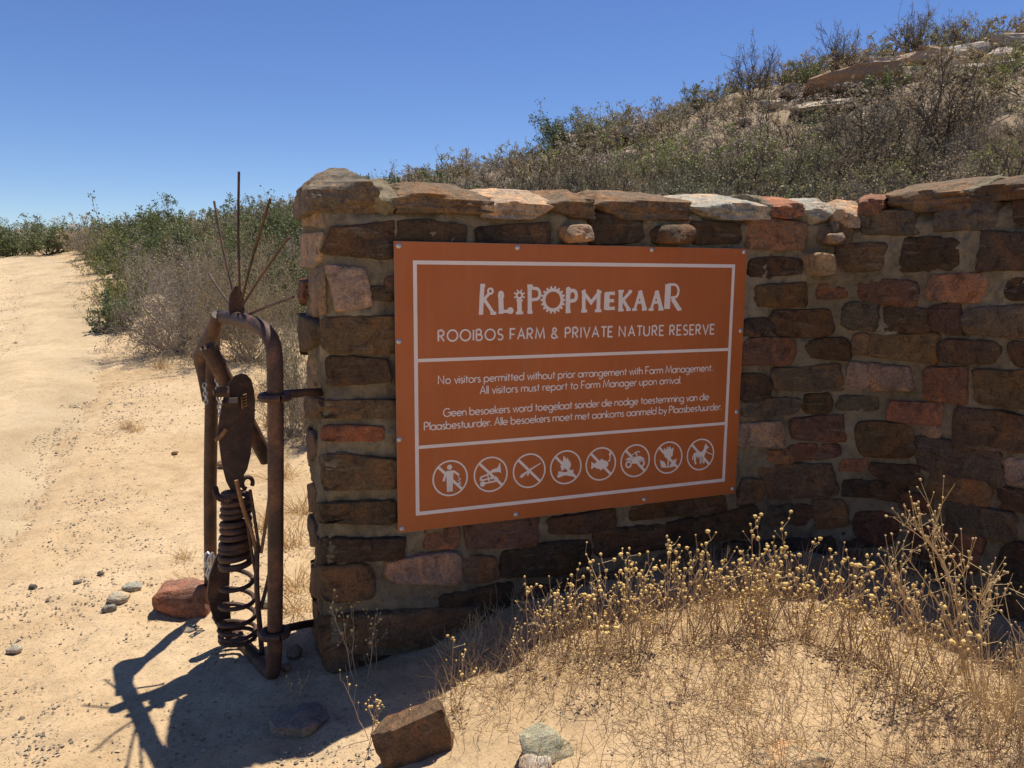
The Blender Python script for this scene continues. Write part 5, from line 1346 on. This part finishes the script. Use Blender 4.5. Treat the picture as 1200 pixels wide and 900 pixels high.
# tall dry weeds at the right
def weed(base, stems, seed, label, r0=.0026, twigs=9, head=.0042):
    """dry weed with traced leaning stems, in an upright plane through its base, forked towards the tips"""
    b = ground_hit(*base); r = np.random.default_rng(seed)
    P0 = []; P1 = []; R0 = []; R1 = []; H = []
    for st in stems:
        px = np.array(st, float); d = ray(px[:, 0], px[:, 1]); k = b[1] / d[:, 1]; P = d * k[:, None] + np.array([0, 0, CAMZ])
        P[:, 1] += np.cumsum(r.normal(0, .02, len(P))); P = catmull(P, 4); n = len(P)
        rad = r0 * np.linspace(1, .45, n)
        P0 += list(P[:-1]); P1 += list(P[1:]); R0 += list(rad[:-1]); R1 += list(rad[1:]); H.append(P[-1])
        T_ = (P[-1] - P[0]) / np.linalg.norm(P[-1] - P[0])
        for j in range(twigs):
            i = int(n * (.3 + .68 * r.random())) - 1; q = P[max(1, i)]
            dd = T_ * .9 + r.normal(0, .42, 3) + np.array([0, 0, .2]); dd /= np.linalg.norm(dd); L = r.uniform(.04, .13)
            m = q + dd * L * .5 + r.normal(0, .006, 3); e = q + (dd + np.array([0, 0, .25])) * L
            P0 += [q, m]; P1 += [m, e]; R0 += [r0 * .45, r0 * .36]; R1 += [r0 * .36, r0 * .25]; H.append(e)
            for _ in range(2):
                e2 = m + (dd * .6 + r.normal(0, .55, 3)) * L * .4; P0.append(m); P1.append(e2); R0.append(r0 * .3); R1.append(r0 * .22)
                if r.random() < .6: H.append(e2)
    e = tag(empty('dry_weed', tuple(float(v) for v in b)), label, 'plant')
    V, Fq = prisms(np.array(P0), np.array(P1), np.array(R0), np.array(R1)); link('stems', mk_mesh('stems', V, Fq, [M_STRAWP]), e)['kind'] = 'stuff'
    H = np.array(H); hv, hf = icos(H, head * r.uniform(.6, 1.2, len(H)), r); link('seed_heads', mk_mesh('seed_heads', hv, hf, [M_STRAWP], smooth=True), e)['kind'] = 'stuff'
weed((1140, 812), [[(1140, 812), (1120, 735), (1104, 675), (1090, 636), (1062, 606)], [(1138, 812), (1122, 720), (1112, 655), (1111, 608)], [(1136, 812), (1118, 715), (1100, 660), (1076, 622)],
     [(1141, 812), (1124, 725), (1112, 672), (1092, 640), (1050, 608)], [(1142, 812), (1126, 740), (1121, 690), (1118, 646)], [(1134, 812), (1116, 740), (1090, 690), (1058, 648)]], 1, 'tallest straw-coloured dry weed leaning left against the shaded wall', twigs=10)
weed((1150, 818), [[(1150, 818), (1149, 760), (1144, 715), (1134, 682)], [(1152, 818), (1150, 750), (1155, 712), (1160, 692)], [(1148, 818), (1144, 770), (1137, 700), (1128, 690)]], 2, 'shorter dry weed with upright tips right of the tallest weed')
weed((1106, 800), [[(1106, 800), (1080, 745), (1052, 705), (1026, 680)], [(1104, 800), (1070, 730), (1050, 690), (1042, 640)], [(1108, 800), (1086, 740), (1064, 700), (1036, 655)]], 3, 'leaning dry weed just left of the tallest weed', twigs=12)
weed((1180, 846), [[(1180, 846), (1205, 790), (1228, 770)], [(1176, 846), (1190, 800), (1206, 745)], [(1170, 850), (1150, 812), (1112, 790), (1080, 775)], [(1178, 846), (1196, 822), (1230, 800)]], 4, 'sprawling pale dry weed at right edge', twigs=12)
for x, y, v, s_ in [(1188, 852, 0, .6), (1204, 846, 3, .7), (1175, 866, 5, .55), (1198, 880, 2, .6), (1150, 872, 6, .5), (1215, 870, 1, .7), (1120, 884, 7, .4), (1085, 876, 4, .35), (1165, 893, 3, .5), (1190, 868, 8, .5), (1135, 858, 2, .4), (1060, 892, 0, .3)]:
    put_plant(x, y, v, s_, 'pale dry weed in the bottom right corner', 'pale dry weeds in the corner', 1, name='dry_weed')

# fine dry stalks on the mound: uncountable, one object
def litter(n, seed):
    r = np.random.default_rng(seed); xs = []; ys = []
    while sum(map(len, xs)) < n:
        y = r.uniform(1.7, 3.3, 4000); x = r.uniform(-0.25, 1.75, 4000)
        inw = (y > 2.73 + 0.395 * (x + 0.66))
        u = x / y; dens = np.clip(.15 + 1.1 * sstep(-.02, .22, u) + 1.1 * fbm(x * 4, y * 4, 61, 3), 0.02, 1.3) / 1.3
        k = (r.random(4000) < dens) & ~inw; xs.append(x[k]); ys.append(y[k])
    x = np.concatenate(xs)[:n]; y = np.concatenate(ys)[:n]; z = terrain(x, y)
    P = np.stack([x, y, z - .003], 1); up = r.random(n) ** 1.5
    a = r.uniform(0, 6.283, n); el = np.where(r.random(n) < .55, r.uniform(.0, .35, n), r.uniform(.5, 1.5, n))
    L = r.uniform(.02, .085, n) * (1 + .6 * (el > .4)); d = np.stack([np.cos(a) * np.cos(el), np.sin(a) * np.cos(el), np.sin(el)], 1)
    P[:, 2] += (el < .4) * r.uniform(.002, .02, n)
    m = P + d * L[:, None] * .5 + r.normal(0, .004, (n, 3)); e = P + d * L[:, None] + r.normal(0, .010, (n, 3))
    V, Fq = prisms(np.vstack([P, m]), np.vstack([m, e]), np.full(2 * n, .0009), np.r_[np.full(n, .0008), np.full(n, .0005)])
    return mk_mesh('dry_stalks', V, Fq, [M_STRAW, M_STRAWP], (np.arange(len(Fq)) // 3) % 2)
tag(link('dry_stalks', litter(11000, 5)), 'fine dry stalks and plant litter strewn over the sandy mound', 'dry stalks', kind='stuff')

# small dry grass tufts on the verge
def tuft_mesh(seed, n=70):
    r = np.random.default_rng(seed); a = r.uniform(0, 6.28, n); el = r.uniform(.35, 1.4, n); L = r.uniform(.05, .16, n)
    P = np.stack([r.normal(0, .03, n), r.normal(0, .03, n), np.full(n, -.005)], 1); d = np.stack([np.cos(a) * np.cos(el), np.sin(a) * np.cos(el), np.sin(el)], 1)
    m = P + d * L[:, None] * .55; e = P + d * L[:, None] + np.stack([np.cos(a), np.sin(a), -.4 * np.ones(n)], 1) * L[:, None] * .15
    V, Fq = prisms(np.vstack([P, m]), np.vstack([m, e]), np.full(2 * n, .0012), np.r_[np.full(n, .001), np.full(n, .0005)])
    return mk_mesh('grass_tuft', V, Fq, [M_STRAWP])
TU = [tuft_mesh(i) for i in range(4)]
rt = random.Random(8)
for i, (x, y, s_) in enumerate([(150, 502, 1.0), (160, 506, .9), (190, 432, 1.5), (222, 690, .8), (340, 640, 1.6), (352, 600, 1.5), (335, 560, 1.5), (300, 470, 2.2), (318, 500, 2.0), (345, 690, 1.4), (280, 480, 2.0), (215, 655, .7), (310, 620, 1.2), (348, 720, 1.2)]):
    p = ground_hit(x, y); o = link('grass_tuft', TU[i % 4]); o.location = tuple(float(v) for v in p); o.scale = (s_, s_, s_); o.rotation_euler = (0, 0, rt.uniform(0, 6.28))
    near_ = x > 270
    tag(o, 'small dry grass tuft on sand between figure and wall end' if near_ else 'small dry grass tuft on the sandy road verge', 'grass tuft', 'dry tufts behind figure' if near_ else 'dry tufts on the road verge')
